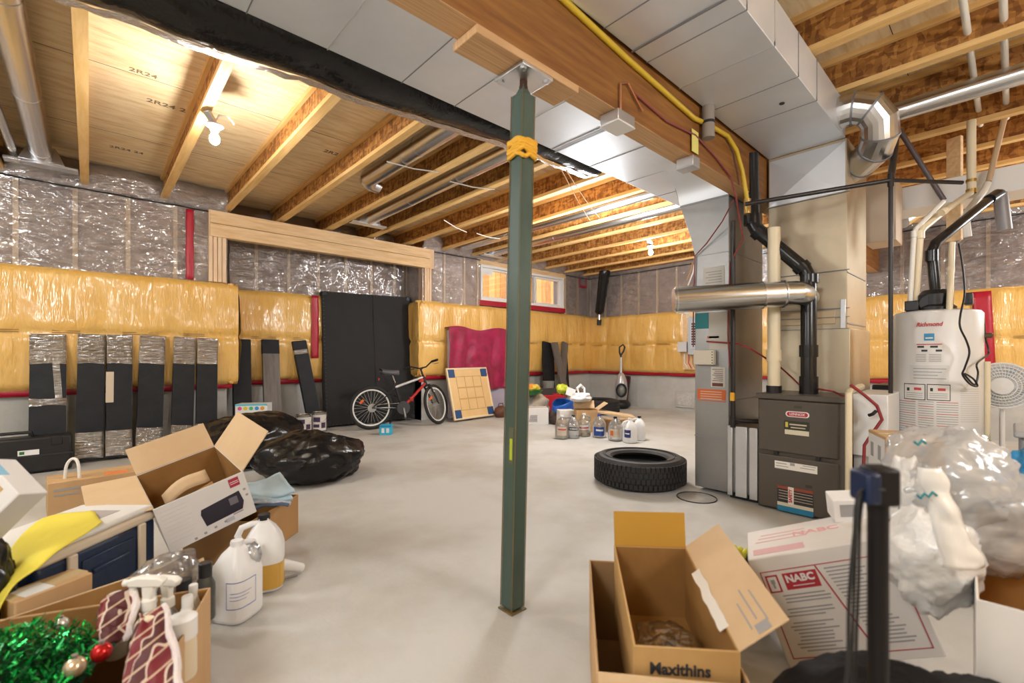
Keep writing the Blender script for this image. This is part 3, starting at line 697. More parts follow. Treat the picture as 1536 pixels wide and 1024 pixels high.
# plenum
pn=thing('plenum','tall sheet metal supply plenum standing on top of the furnace','plenum',(4.05,1.0,FH))
M_plen=mat('plenum_sheet',(.58,.49,.35),.46,.7,col2=(.50,.42,.30),vs=2.5,bump=.01,bs=3)  # beige tint puts the warm room reflection into the metal colour
PXf=3.80
MB().box(PXf-.015,4.42,.745,1.262,FH,1.22).build('coil_case',M_plen,pn,world=True,bevel=.004)
MB().box(PXf,4.40,.765,1.258,1.22,DZ).build('plenum_body',M_plen,pn,world=True,bevel=.004)
b=MB()   # cross broken panel pressed in the upper front
b.add([(PXf-.001,.775,2.16),(PXf-.001,1.25,2.16),(PXf-.001,1.25,2.50),(PXf-.001,.775,2.50),(PXf-.022,1.0,2.33)],[(0,1,4),(1,2,4),(2,3,4),(3,0,4)])
b.build('cross_broken_panel',M_duct,pn,world=True,ang=3)
for z in (1.22,1.30,1.36,1.62,2.15): MB().box(PXf-.018,PXf,.75,1.262,z-.002,z+.002).build('plenum_seam',M_seam,pn,world=True)
MB().box(PXf,PXf+.55,.760,.766,1.25,1.258).build('plenum_seam',M_seam,pn,world=True); MB().box(PXf,PXf+.55,.760,.766,1.6,1.606).build('plenum_seam',M_seam,pn,world=True)
MB().box(PXf-.02,PXf-.001,.77,.80,1.22,1.42).build('drive_cleat',M_galv,pn,world=True,bevel=.002)
MB().box(PXf-.012,PXf-.001,.83,1.24,1.255,1.345).build('access_plate',mat('osb_tan',(.62,.50,.33),.6,.2),pn,world=True,bevel=.002)
# pipes
def pipe(name,label,cat,pts,r,m,joints=(),part='pipe_run',seg=14,jm=None):
    t=thing(name,label,cat,tuple(pts[0])); MB().tube(pts,r,seg).build(part,m,t,world=True,ang=50)
    for j in joints:
        a,c=Vector(j[0]),Vector(j[1]); MB().tube([a,c],r*1.18,seg).build('pipe_coupling',jm or m,t,world=True)
    return t
fb=Vector((3.56,.93,FH))
pipe('flue_pipe','black plastic flue pipe jogging up from the furnace top to the beam end','pipe',
 [fb+Vector((0,0,-.01)),fb+Vector((0,0,.62)),at(1213,415,d=3.12),at(1207,404,d=3.13),at(1135,345,d=3.3),at(1129,335,d=3.32),at(1127,255,d=3.32),at(1127,232,d=3.32)],.047,M_abs,
 [(fb+Vector((0,0,.25)),fb+Vector((0,0,.33))),(fb+Vector((0,0,-.01)),fb+Vector((0,0,.12))),(at(1214,425,d=3.12),at(1214,412,d=3.12)),(at(1206,404,d=3.13),at(1199,397,d=3.14)),(at(1134,345,d=3.3),at(1142,352,d=3.29)),(at(1128,337,d=3.32),at(1128,322,d=3.32))])
wb=Vector((3.52,1.13,FH))
pipe('intake_pipe','cream plastic air intake pipe rising from the furnace top left','pipe',[wb+Vector((0,0,.04)),wb+Vector((0,0,1.15))],.040,M_pvc,[(wb+Vector((0,0,.22)),wb+Vector((0,0,.30)))])
MB().cyl(wb+Vector((0,0,-.002)),wb+Vector((0,0,.05)),.048,seg=20).build('rubber_boot',M_blk,thing('pipe_boot','black rubber boot at the foot of the cream intake pipe','pipe boot',tuple(wb)),world=True)
# steel vent pipe lying across
a=at(1012,450,d=3.16); c=at(1203,439,d=3.02)
vp=thing('vent_pipe','horizontal steel vent pipe crossing in front of the return drop and plenum','duct',tuple(a))
b=MB(); e=(c-a); b.tube([a,a+e*.70],.088,28); b.build('pipe_body',M_steel,vp,world=True,ang=30)
MB().tube([a+e*.70,a+e*.86],.083,28).build('adjustable_collar',M_pipe,vp,world=True,ang=30)
MB().tube([a+e*.86,a+e*.95,c+Vector((.06,.02,0)),c+Vector((.34,.06,0))],.08,28).build('pipe_elbow',M_steel,vp,world=True,ang=30)
for q in (.012,.70,.86): MB().tube([a+e*(q-.006),a+e*(q+.006)],.092,28).build('pipe_bead',M_pipe,vp,world=True)
MB().tube([a-e*.01,a+e*.004],.080,28).build('pipe_end_cap',M_pipe,vp,world=True)
# black gas iron
g0=at(1118,306,d=3.05); g1=at(1336,270,d=2.86); g2=at(1346,190,d=2.86)
ip=pipe('gas_pipe','black iron gas pipe crossing before the plenum and dropping beside the water heater','pipe',[g0,g1],.014,M_iron,[(g1+Vector((0,0,-.04)),g1+Vector((0,0,.04)))],seg=12)
hx=Vector((g1.x,g1.y,0))
MB().tube([g1+Vector((0,0,.03)),Vector((g1.x,g1.y,.25))],.012,12).build('pipe_drop',M_iron,ip,world=True)
MB().tube([g1,at(1342,225,d=3.1),at(1345,190,d=3.3),at(1346,175,d=3.36)],.020,12).build('pipe_riser',M_iron,ip,world=True)
vz=at(1331,640,d=2.86).z
MB().box(g1.x-.02,g1.x+.02,g1.y-.014,g1.y+.014,vz-.03,vz+.03).build('yellow_gas_valve',M_yrope,ip,world=True,bevel=.005,label='yellow gas valve')
MB().tube([g1,g1+Vector((.35,-.30,-.01))],.012,10).build('pipe_branch',M_iron,ip,world=True)
b=Vector((3.40,1.385,0))
pipe('gas_drop_pipe','dark gas drop pipe with yellow valve beside the furnace','pipe',[Vector((3.40,1.36,2.0)),Vector((3.40,1.36,.58)),Vector((3.42,1.30,.57)),Vector((3.50,1.18,.57))],.016,M_iron,[(Vector((3.40,1.36,.60)),Vector((3.40,1.36,.52)))],seg=12)
MB().box(3.375,3.40,1.345,1.372,.71,.77).build('yellow_valve_handle',M_yrope,thing('gas_shutoff','small yellow gas shutoff on the dark drop pipe','valve',(3.39,1.36,.74)),world=True,bevel=.004)
# strut + red wiring
s0=at(1349,195,d=3.5); s1=at(1416,300,d=3.4)
pipe('grey_strut_pipe','grey pipe slanting down from the joists beside the hanging board','pipe',[s0,s1],.017,mat('grey_strut',(.14,.12,.13),.5,.4),seg=10)
# condensate pipe and white box at the furnace side
k0=at(1273,600,d=2.72)
pipe('condensate_pipe','cream condensate pipe standing at the furnace right corner','pipe',[Vector((k0.x,k0.y,.02)),Vector((k0.x,k0.y,.815)),Vector((k0.x+.03,k0.y,.822)),Vector((k0.x+.42,k0.y+.02,.83))],.018,M_pvc,[(Vector((k0.x+.38,k0.y+.02,.829)),Vector((k0.x+.44,k0.y+.02,.83)))],seg=12)
hu=thing('humidifier','white sheet metal humidifier case beside the furnace','humidifier',(3.62,.56,.35))
MB().box(3.48,4.0,.50,.675,.42,.80).build('case',M_white,hu,world=True,bevel=.006)
MB().box(3.50,3.98,.51,.67,.0,.42).build('stand',mat('grey_stand',(.5,.5,.5),.5),hu,world=True)
MB().tube([(3.36,.66,.86),(3.40,.60,.80),(3.40,.54,.74),(3.42,.52,.66),(3.40,.56,.58),(3.40,.60,.50),(3.38,.60,.38)],.009,8).build('red_wire',mat('red_cable2',(.28,.03,.035),.5),hu,world=True)
MB().tube([(3.41,.545,.71),(3.40,.56,.69),(3.41,.58,.68)],.010,8).build('black_wire_tie',M_blk,hu,world=True)
c1=thing('red_wire','red thermostat wire looping from the return drop behind the intake pipe','cable',tuple(at(1110,515,X=3.44)))
MB().tube([at(1060,512,X=3.44),at(1108,515,X=3.43),at(1125,522,X=3.44),at(1150,538,X=3.6),at(1170,550,X=3.7),at(1190,568,X=3.62),at(1200,578,X=3.6),at(1250,587,X=3.60),at(1275,598,d=2.8)],.006,8).build('wire_run',mat('red_cable2',(.28,.03,.035),.5),c1,world=True)
# ---------------- water heater
HX,HY,HR,HT=4.02,.335,.217,1.315
wh=thing('water_heater','tall white cylindrical water heater with red and black labels','water heater',(HX,HY,0))
b=MB(); b.lathe([(HR-.02,.02),(HR,.05),(HR,HT-.02),(HR-.012,HT-.004),(HR-.05,HT+.006),(0,HT+.010)],64,0,eulm((HX,HY,0))); b.build('tank_jacket',mat('heater_white',(.74,.735,.72),.35),wh,world=True)
b=MB(); b.lathe([(HR-.03,0),(HR-.03,.03)],40,0,eulm((HX,HY,0))); b.build('tank_base',M_blk,wh,world=True)
TH=math.atan2(-HY,-HX)
def hang(px): 
    return TH+math.asin(max(-.97,min(.97,(px-1406)/70.0)))
def hz(py,px=1406): 
    dd=2.965-HR*math.cos(hang(px)-TH); return CH+(HZ-py)/FPX*dd
def hdec(px0,py0,px1,py1,m,nm,off=.0015):
    a0,a1=hang(px0),hang(px1); pm=(px0+px1)/2; z0,z1=hz(py1,pm),hz(py0,pm)
    n=max(2,int(abs(a1-a0)/.06)); b=MB()
    b.grid(n,1,lambda u,v: Vector((HX+(HR+off)*math.cos(a0+(a1-a0)*u),HY+(HR+off)*math.sin(a0+(a1-a0)*u),z0+(z1-z0)*v)))
    return b.build(nm,m,wh,world=True,ang=180)
def htext(s,size,px,py,m,nm='lettering',sx=1,shear=0,bold=0):
    a=hang(px); z=hz(py,px)
    o=text(s,size,Matrix.Identity(4),m,wh,nm,sx=sx,shear=shear,bold=bold)
    inv=FRAME[wh.name].inverted()
    for v in o.data.vertices:
        q=a+v.co.x/HR; r=HR+.003+v.co.z; v.co=inv@Vector((HX+r*math.cos(q),HY+r*math.sin(q),z+v.co.y))
    return o
htext('Richmond',.036,1395,485,M_redink,'brand_lettering',sx=.82,shear=.25,bold=.0008)
hdec(1388,499,1403,510,mat('energy_blue',(.05,.30,.55),.5),'energy_star_label'); hdec(1390,505,1401,507,M_white,'energy_star_print',.0025)
M_lab=mat('offwhite_label',(.74,.73,.70),.5)
hdec(1375,513,1416,545,M_lab,'safety_label',.0012)
hdec(1377,515,1414,516.5,M_redink,'safety_print',.0022)
for (x0,y0,x1,y1) in ((1378,518,1388,521),(1384,524,1393,527),(1397,518,1408,521),(1405,524,1414,527)): hdec(x0,y0,x1,y1,M_ink,'safety_picture',.0022)
for k in range(5):
    hdec(1376,531+2.6*k,1391,531.9+2.6*k,M_inkg,'fine_print',.0022); hdec(1395,531+2.6*k,1413,531.9+2.6*k,M_inkg,'fine_print',.0022)
hdec(1366,548,1424,575,mat('grey_white_label',(.70,.70,.69),.5),'rating_label',.0012)
for k in range(4): hdec(1372,553+5*k,1420-6*(k%3),554+5*k,M_inkg,'fine_print',.0022)
for (x0,x1) in ((1357,1390),(1392,1426)):
    hdec(x0,577,x1,602,M_ink,'warning_frame',.0012); hdec(x0+1.2,578.2,x1-1.2,600.8,M_lab,'warning_panel',.0022)
    hdec(x0+5,583,x0+9,588,M_ink,'warning_symbol',.003); hdec(x0+16,583,x0+27,587,M_redink,'warning_picture',.003)
    for k in range(3): hdec(x0+4,591+3*k,x1-4,591.9+3*k,M_inkg,'fine_print',.003)
for k in range(14):
    y=604+3.6*k; hdec(1347,y,1375,y+.9,M_inkg if k%5 else M_redink,'fine_print'); hdec(1379,y,1402,y+.9,M_inkg if k%5!=2 else M_redink,'fine_print'); hdec(1406,y,1437,y+.9,M_inkg if k%5 else M_redink,'fine_print')
for k in range(16): hdec(1440,582+3.2*k,1466,582.9+3.2*k,mat('pale_ink',(.58,.57,.55),.6),'fine_print')
b=MB(); b.lathe([(.10,0),(.10,.02),(.085,.035),(.085,.10),(.06,.13),(0,.14)],28,0,eulm((HX-.06,HY,HT+.005))); b.build('vent_blower',M_blk,wh,world=True)
b=MB(); b.tube([(HX-.14,HY+.02,HT+.05),(HX-.06,HY+.02,HT+.05)],.05,18); b.build('blower_motor',M_blk,wh,world=True)
MB().box(HX-.15,HX-.05,HY+.07,HY+.14,HT+.005,HT+.07).build('blower_switch_box',M_blk,wh,world=True,bevel=.006)
MB().box(HX-.12,HX+.0,HY-.17,HY-.13,HT+.03,HT+.10).build('gas_control_box',M_blk,wh,world=True,bevel=.006)
# pipes over the heater
HD=2.92
pipe('heater_vent_pipe','black plastic vent pipe from the water heater blower, angling right to the ceiling','pipe',[Vector((HX-.06,HY,HT+.13)),at(1397,378,d=HD),at(1403,365,d=HD),at(1440,335,d=3.0),at(1492,293,d=3.15),at(1500,290,d=3.2)],.029,M_abs,[(at(1397,392,d=HD),at(1397,376,d=HD)),(at(1484,299,d=3.12),at(1496,291,d=3.17))])
pipe('grey_vent_riser','grey vent riser dropping from the ceiling behind the black vent pipe','pipe',[at(1500,290,d=3.24),at(1507,345,d=3.24)],.04,mat('grey_riser',(.28,.27,.28),.5,.3))
pipe('cold_water_pipe','white water pipe at the heater left, doglegging right to a cream riser','pipe',[Vector((HX-.10,HY+.12,HT)),at(1371,350,d=2.9),at(1374,343,d=2.9),at(1415,302,d=2.95)],.014,M_pvcw,[(at(1371,356,d=2.9),at(1371,346,d=2.9))],seg=12)
pipe('hot_water_pipe','cream water pipe standing thick on the heater, left of the black vent','pipe',[Vector((HX-.06,HY+.10,HT)),at(1380,350,d=2.9),at(1384,343,d=2.9),at(1420,314,d=3.05),at(1456,289,d=3.3)],.020,M_pvc,[(at(1380,358,d=2.9),at(1380,346,d=2.9)),(at(1412,319,d=2.9),at(1418,315,d=2.9))],seg=12)
r0=at(1457,290,d=3.3); pipe('cream_riser_pipe','cream riser pipe with brass rings going up into the joists','pipe',[r0,Vector((r0.x,r0.y,2.72))],.026,M_pvc,[(r0,r0+Vector((0,0,.03))),(r0+Vector((0,0,.08)),r0+Vector((0,0,.10)))],seg=14,jm=mat('brass',(.6,.42,.14),.3,1))
pipe('beige_riser_pipe','thinner beige riser pipe slanting beside the cream riser','pipe',[at(1483,272,d=3.4),at(1508,172,d=3.4)],.018,mat('beige_riser',(.55,.40,.26),.5),seg=12)
pipe('white_elbow_pipe','white pipe bending below the beige riser, right of the hanging board','pipe',[at(1482,274,d=3.4),at(1476,286,d=3.4),at(1452,316,d=3.3),at(1448,326,d=3.3),at(1452,355,d=3.3)],.022,M_pvcw,[(at(1447,322,d=3.3),at(1449,334,d=3.3))],seg=12)
pipe('heater_return_pipe','cream pipe from the hanging board down to the heater top right','pipe',[at(1428,364,d=2.88),at(1424,466,d=2.80)],.016,M_pvc,[(at(1426,400,d=2.85),at(1426,408,d=2.85))],seg=12)
a=at(1432,212,d=3.7); c=at(1432,361,d=3.7)
hb2=thing('hanging_board','short pine board hanging down from the joists before the water pipes','board',tuple(a))
MB().bar((a.x,a.y,JB+.02),(a.x,a.y,c.z),.093,.038,0,up=(SA*.5+.5,-CA*.5,0)).build('board_length',M_pine,hb2,world=True,bevel=.003)
cd=thing('extension_cord','black power cord looping down the front of the water heater','cord',tuple(at(1445,500,d=2.62)))
cp=[(1438,365,2.8),(1444,400,2.75),(1447,440,2.68),(1441,470,2.645),(1440,490,2.64),(1450,512,2.655),(1454,530,2.66),(1447,552,2.64),(1444,562,2.64),(1455,576,2.66),(1466,579,2.68),(1460,568,2.67),(1446,560,2.64),(1462,577,2.68),(1467,560,2.69),(1465,546,2.69),(1476,536,2.76),(1483,528,2.80),(1478,505,2.80),(1476,480,2.80),(1472,468,2.82)]
def cr(P,n=5):
    out=[]
    for i in range(len(P)-1):
        p0,p1,p2,p3=P[max(i-1,0)],P[i],P[i+1],P[min(i+2,len(P)-1)]
        for k in range(n):
            t=k/n; out.append(.5*((2*p1)+(p2-p0)*t+(2*p0-5*p1+4*p2-p3)*t*t+(3*p1-p0-3*p2+p3)*t**3))
    return out+[P[-1]]
cw_=[at(x,y,d=d) for x,y,d in cp]
for p in cw_[2:15]:
    v=Vector((p.x-HX,p.y-HY)); 
    if v.length<HR+.012: v=v.normalized()*(HR+.012); p.x=HX+v.x; p.y=HY+v.y
MB().tube(cr(cw_),.005,7).build('cord_run',M_blk,cd,world=True)
q=at(1481,503,d=2.80); MB().cbox(q,(.05,.05,.03)).build('plug',mat('brown_plug',(.08,.05,.02),.5),cd,world=True,bevel=.008)
pipe('drain_tube','cream overflow tube running down the heater right side','pipe',[at(1481,542,d=2.78),at(1481,640,d=2.78),Vector((at(1481,640,d=2.78).x,at(1481,640,d=2.78).y,.1))],.015,M_pvc,seg=10)
# white band duct and low duct behind
wd=thing('white_duct_board','long white boxed duct hung low under the joists behind the water heater','duct',(5.0,.3,2.3))
MB().box(4.98,5.3,-2.4,1.25,2.24,2.43).build('duct_body',M_white,wd,world=True,bevel=.005)
e0=at(1352,322,d=4.0); 
b=MB(); tk2=thing('short_elbow_duct','short steel elbow duct below the white boxed duct','duct',tuple(e0))
b.tube([at(1350,330,d=4.2),at(1368,318,d=4.2),at(1385,312,d=4.25),at(1405,312,d=4.4),at(1418,318,d=4.6)],.085,20); b.build('elbow_gore',M_pipe,tk2,world=True,ang=20)
wp=thing('white_plenum_panel','beige sheet metal takeoff box behind the gas pipe right of the plenum','duct',tuple(at(1325,340,d=4.3)))
a=at(1303,370,X=4.75); c=at(1349,292,X=4.75)
MB().box(4.6,4.9,min(a.y,c.y),max(a.y,c.y),a.z,c.z+.1).build('box_body',mat('beige_sheet',(.62,.50,.38),.5,.2),wp,world=True,bevel=.004)
# fan standing right of the heater
fc=at(1503,578,d=3.1)
fn=thing('fan','white round pedestal fan standing right of the water heater','fan',(fc.x,fc.y,0))
nrm=Vector((-fc.x,-fc.y,0)).normalized(); T=Matrix.Translation(fc)@nrm.to_track_quat('Z','Y').to_matrix().to_4x4()
b=MB()
for r in (.15,.13,.11,.09,.07):
    zz=.045*(1-(r/.15)**2)
    b.tube([T@Vector((r*math.cos(2*PI*k/36),r*math.sin(2*PI*k/36),zz+.03)) for k in range(36)],.0035 if r<.15 else .008,6,closed=True)
for k in range(40):
    a=2*PI*k/40; b.tube([T@Vector((.04*math.cos(a),.04*math.sin(a),.075)),T@Vector((.10*math.cos(a+.15),.10*math.sin(a+.15),.057)),T@Vector((.15*math.cos(a+.25),.15*math.sin(a+.25),.03))],.0018,5)
b.build('fan_grille',M_white,fn,world=True)
b=MB(); b.lathe([(.15,.03),(.155,.0),(.13,-.05),(.05,-.06),(0,-.06)],32,0,T); b.build('fan_housing',mat('fan_grey',(.62,.64,.66),.4),fn,world=True)
b=MB(); b.lathe([(.055,.07),(.055,.082),(0,.086)],24,0,T); b.build('fan_badge',M_white,fn,world=True)
for k in range(4):
    a0=PI/2*k; b=MB(); b.grid(5,3,lambda u,v: T@Vector(((.03+.10*u)*math.cos(a0+(v-.5)*.9*(1+.3*u)),(.03+.10*u)*math.sin(a0+(v-.5)*.9*(1+.3*u)),.02-.03*(v-.5)))); b.build('fan_blade',mat('fan_blue',(.55,.65,.72),.4),fn,world=True,solid=.003)
MB().cyl((fc.x+.03,fc.y,.03),(fc.x+.03,fc.y,fc.z-.05),.014,seg=12).build('fan_pole',M_white,fn,world=True)
b=MB(); b.lathe([(.17,0),(.17,.015),(.04,.035),(.02,.06)],28,0,eulm((fc.x+.03,fc.y,0))); b.build('fan_base',M_white,fn,world=True)
gb=thing('grey_tote','grey plastic tote below the white fan beside the heater','tote',(3.95,-.22,0))
MB().box(3.62,4.05,-.33,-.02,0,.60).build('tote_body',mat('grey_plastic',(.30,.31,.32),.5),gb,world=True,bevel=.02)
MB().box(3.60,4.07,-.35,0.0,.60,.635).build('tote_lid',mat('grey_plastic_lid',(.42,.43,.44),.5),gb,world=True,bevel=.01)
bs=thing('black_crate','stack-style black plastic crate behind the furnace, left of the water heater','crate',(4.55,.62,0))
for k in range(3): MB().box(4.45,4.85,.40,.74,.02+.27*k,.27+.27*k).build('crate_tier',M_blk,bs,world=True,bevel=.01)
# ================================================================ things along the left wall
M_dk=mat('charcoal_carton',(.010,.011,.014),.5,spec=.25,col2=(.017,.018,.021),vs=5,bump=.03,bs=20)
M_edge=mat('charcoal_carton_side',(.13,.11,.10),.6)
M_plank=mat('grey_oak_plank',(.17,.15,.135),.5,col2=(.11,.095,.085),vs=9,stretch=(3,3,.35))
def plank(label,xt,xb,Yb,Yt,L,wd,wrap=True,style=0,th=.06,roll=0,zoff=0):
    """leaning pack: foot centre at (xb,Yb), head at (xt,Yt)"""
    dz=math.sqrt(max(.01,L*L-(Yt-Yb)**2-(xt-xb)**2))
    z=Vector((xt-xb,Yt-Yb,dz)).normalized(); x=Vector((1,0,0)); x=(x-z*x.dot(z)).normalized(); y=z.cross(x)
    M=Matrix(((x.x,y.x,z.x,xb),(x.y,y.y,z.y,Yb),(x.z,y.z,z.z,.012+abs(y.z)*th/2),(0,0,0,1)))
    t=thing('plank_pack',label,'plank pack',M=M,group='flooring plank packs leaning on the left wall')
    w=wd/2
    if style==0:
        MB().box(-w,w,-th/2,th/2,0,L).build('carton',[M_dk],t,bevel=.004)
        MB().box(w-.004,w+.001,-th/2+.004,th/2-.002,.01,L-.01).build('carton_side',M_edge,t)
    elif style==1:
        MB().box(-w,w,-th/2,th/2,0,L).build('plank_face',M_plank,t,bevel=.004)
        MB().box(-w-.002,w+.002,-th/2-.003,th/2+.002,L-.19,L+.002).build('end_sleeve',M_dk,t,bevel=.003)
    if wrap:
        for (z0,z1) in (wrap if isinstance(wrap,list) else [(L-.30,L+.002),(-.002+.02,.27)]):
            n=28
            def f(u,v):
                px=[(-w,-th/2),(w,-th/2),(w,th/2),(-w,th/2),(-w,-th/2)]
                k=min(3,int(u*4)); q=u*4-k; a=Vector(px[k]); c=Vector(px[k+1]); p=a.lerp(c,q)
                p*=1+.03*abs(nz((u*9,v*7,z0+xb)))+.012
                return Vector((p.x,p.y*1.08,z0+(z1-z0)*v+.03*nz((u*5,v*2,xb))*(1 if 0<v<1 else .6)))
            MB().grid(n,10,f).build('stretch_wrap',M_wrap,t,ang=180)
    return t
def xat(px,py,Y): return at(px,py,Y=Y).x
rows=[(73,503,71,690,6.0,6.27,.245,'flooring pack with torn wrap leaning behind the black case',0),
(138,501,134,692,6.07,6.28,.205,'flooring pack with shiny wrap at both ends, left of the touching pair',0),
(180,505,178,686,6.05,6.27,.20,'flooring pack with a grey paper strip, right of the touching pair',0),
(229,502,223,690,6.05,6.27,.215,'flooring pack standing alone between the two pairs of packs',0),
(277,506,272,690,6.0,6.26,.195,'flooring pack behind the open carton, nearest the trash bags on its left',0),
(311,508,309,690,5.95,6.26,.195,'flooring pack just left of the black trash bags',0)]
for i,(xt,yt,xb,yb,Yb,Yt,wd,lab,st) in enumerate(rows):
    wr_=True
    if i==0: wr_=[(.95,1.24),(.55,.62),(.05,.28)]
    t=plank(lab,xat(xt,yt,Yt),xat(xb,yb,Yb),Yb,Yt,1.245,wd,wr_)
    if i==2:
        MB().box(-.105,-.045,-.034,-.031,.55,.86).build('paper_strip',M_tan,t)
    if i==0:
        MB().grid(3,12,lambda u,v: Vector((.02+.05*u+.05*(1-v)*.6,-.036-.004*nz((u*3,v*9,2)),.60+.5*v))).build('torn_wrap',M_wrap,t,ang=180)
plank('plain black flooring pack in the recess, left of the bare grey plank',xat(362,511,6.74),xat(364,655,6.52),6.52,6.74,1.245,.205,False)
plank('grey wood plank with a black end sleeve in the recess',xat(405,510,6.74),xat(410,655,6.52),6.52,6.74,1.245,.205,False,1)
plank('tilted black flooring pack in the recess beside the box spring',xat(448,512,6.74),xat(474,650,6.52),6.52,6.74,1.25,.185,[(1.06,1.12)])
# box spring
A0=Vector((2.47,6.60,0)); A1=Vector((3.83,6.47,0)); ex=(A1-A0).normalized(); lean=.16
ez=Vector((0.0,lean,1.94)).normalized(); ex=(ex-ez*ex.dot(ez)).normalized(); ey=ez.cross(ex)
Mx=Matrix(((ex.x,ey.x,ez.x,A0.x),(ex.y,ey.y,ez.y,A0.y),(ex.z,ey.z,ez.z,.02),(0,0,0,1)))
bx=thing('box_spring','black fabric underside of a box spring standing in the recess behind the bicycle','box spring',M=Mx)
W_,H_=1.37,1.96
M_dust=mat('black_dust_cover',(.013,.013,.014),.75,bump=.15,bs=35,sheen=.12)
MB().box(0,W_,.012,.16,0,H_).build('spring_frame',mat('charcoal_ticking',(.03,.03,.032),.8),bx,bevel=.02)
MB().grid(50,60,lambda u,v: Vector((.01+(W_-.02)*u,.006-.008*(.5+.5*math.sin(u*2*PI*2))*v*(1-v)-.010*fbm((u*3+v*2,v*4,3))*min(1,8*min(u,1-u,v,1-v)),.01+(H_-.02)*v))).build('dust_cover',M_dust,bx,ang=180)
b=MB()
for k in range(34):
    for (x,z) in ((.02,.05+.056*k),(W_-.02,.05+.056*k)): b.cbox((x,0,z),(.014,.006,.004))
for k in range(24):
    for z in (.02,H_-.02): b.cbox((.04+.056*k,0,z),(.004,.006,.014))
b.build('staple_row',mat('dull_staples',(.12,.12,.12),.4,1),bx)
MB().box(W_*.55-.005,W_*.55+.005,-.006,.006,.02,H_-.02).build('cover_seam',M_dust,bx)
for (sx,sz) in ((0,0),(W_-.07,0),(0,H_-.07),(W_-.07,H_-.07)):
    MB().box(sx,sx+.07,-.004,.165,sz,sz+.07).build('corner_guard',M_blk,bx,bevel=.01)
# ---------------- bicycle
bo=at(557,644,z=0); fo=at(657,636,z=0); hd=(fo-bo); WBs=hd.length; ang_=math.atan2(hd.y,hd.x)
bk=thing('bicycle','red and black mountain bike with white rims standing before the box spring','bicycle',(bo.x,bo.y,0),ang_)
M_tyre=mat('tyre_rubber',(.017,.017,.018),.7,bump=.3,bs=120); M_rim=mat('white_rim',(.80,.79,.76),.35); M_bkf=mat('bike_black',(.03,.03,.034),.25); M_bkr=mat('bike_red',(.45,.03,.025),.3); M_bkw=mat('bike_silver',(.72,.72,.72),.3,.6)
WR=.305
def wheel(T,par,nm):
    b=MB(); n=48; b.tube([T@Vector(((WR-.024)*math.cos(2*PI*k/n),0,(WR-.024)*math.sin(2*PI*k/n))) for k in range(n)],.024,10,closed=True)
    w=b.build(nm,M_tyre,par)
    b=MB(); b.tube([T@Vector(((WR-.056)*math.cos(2*PI*k/n),0,(WR-.056)*math.sin(2*PI*k/n))) for k in range(n)],.0125,8,closed=True); b.build('rim',M_rim,w)
    b=MB()
    for k in range(28):
        a=2*PI*k/28; a2=a+(.5 if k%2 else -.5); s=.018 if k%4<2 else -.018
        b.tube([T@Vector((.02*math.cos(a2),s,.02*math.sin(a2))),T@Vector(((WR-.062)*math.cos(a),0,(WR-.062)*math.sin(a)))],.0016,5)
    b.build('spokes',M_bkw,w)
    b=MB(); b.cyl(T@Vector((0,-.045,0)),T@Vector((0,.045,0)),.018,seg=14); b.build('hub',M_bkw,w)
    b=MB(); b.cbox(T@Vector((-.16*math.cos(.6),-.006,.16*math.sin(.6))),(.03,.012,.07),rot=(0,.8,0)); b.build('reflector',mat('orange_reflector',(.75,.14,.03),.3),w)
    return w
rw=wheel(eulm((0,0,WR)),bk,'rear_wheel')
b=MB(); b.lathe([(.060,-.012),(.060,.002),(.045,.003)],24,0,eulm((0,-.045,WR),(R(90),0,0)))
for r,y in ((.05,-.035),(.042,-.03),(.034,-.025)): b.lathe([(r,-.002),(r,.002),(.01,.002)],24,0,eulm((0,y,WR),(R(90),0,0)))
b.build('cassette',M_steel,bk)
stx=R(39); HT0=Vector((WBs-.185,0,.60)); HT1=Vector((WBs-.235,0,.735)); axis=(HT1-HT0).normalized()
S=Matrix.Translation(HT0)@Matrix.Rotation(stx,4,axis)@Matrix.Translation(-HT0)
wheel(S@eulm((WBs,0,WR)),bk,'front_wheel')
BB=Vector((.44,0,.285)); ST=Vector((.335,0,.60))
b=MB(); b.tube([BB,ST,ST+Vector((-.025,0,.08))],.016,12); b.tube([ST+Vector((0,0,-.02)),HT1+Vector((0,0,-.02))],.019,12,1)
b.tube([HT0+Vector((-.01,0,.03)),Vector((.56,0,.39)),BB],[.020,.022,.022],12,2)
b.tube([HT0-axis*.01,HT1+axis*.01],.022,12)
for s in (-1,1):
    b.tube([Vector((0,s*.055,WR)),Vector((.25,s*.035,.50)),ST+Vector((0,s*.015,-.03))],.009,8); b.tube([Vector((0,s*.055,WR)),Vector((.36,s*.035,.285)),BB],.010,8)
b.build('frame',[M_bkf,M_bkw,M_bkr],bk)
b=MB(); b.box(.545,.60,-.026,.026,.37,.43); b.box(WBs-.30,WBs-.23,-.024,.024,.64,.69); b.build('frame_decal',M_bkr,bk,bevel=.008)
b=MB()
for s in (-1,1):
    b.tube([S@(HT0+Vector((.01,s*.05,-.01))),S@Vector((WBs-.06,s*.05,.42)),S@Vector((WBs,s*.05,WR))],[.016,.015,.010],10)
b.tube([S@(HT0+Vector((.01,-.055,-.01))),S@(HT0+Vector((.01,.055,-.01)))],.018,10)
b.build('fork',M_bkf,bk)
b=MB(); top=HT1+axis*.10; b.tube([S@HT1,S@top],.014,10); b.tube([S@top,S@(top+Vector((.06,0,.03)))],.014,10); b.build('stem',M_bkf,bk)
hb_=top+Vector((.06,0,.03))
b=MB(); b.tube([S@(hb_+Vector(p)) for p in ((-.06,-.30,.05),(-.03,-.18,.05),(0,-.06,0),(0,.06,0),(-.03,.18,.05),(-.06,.30,.05))],.011,10); hbar=b.build('handlebar',M_bkf,bk)
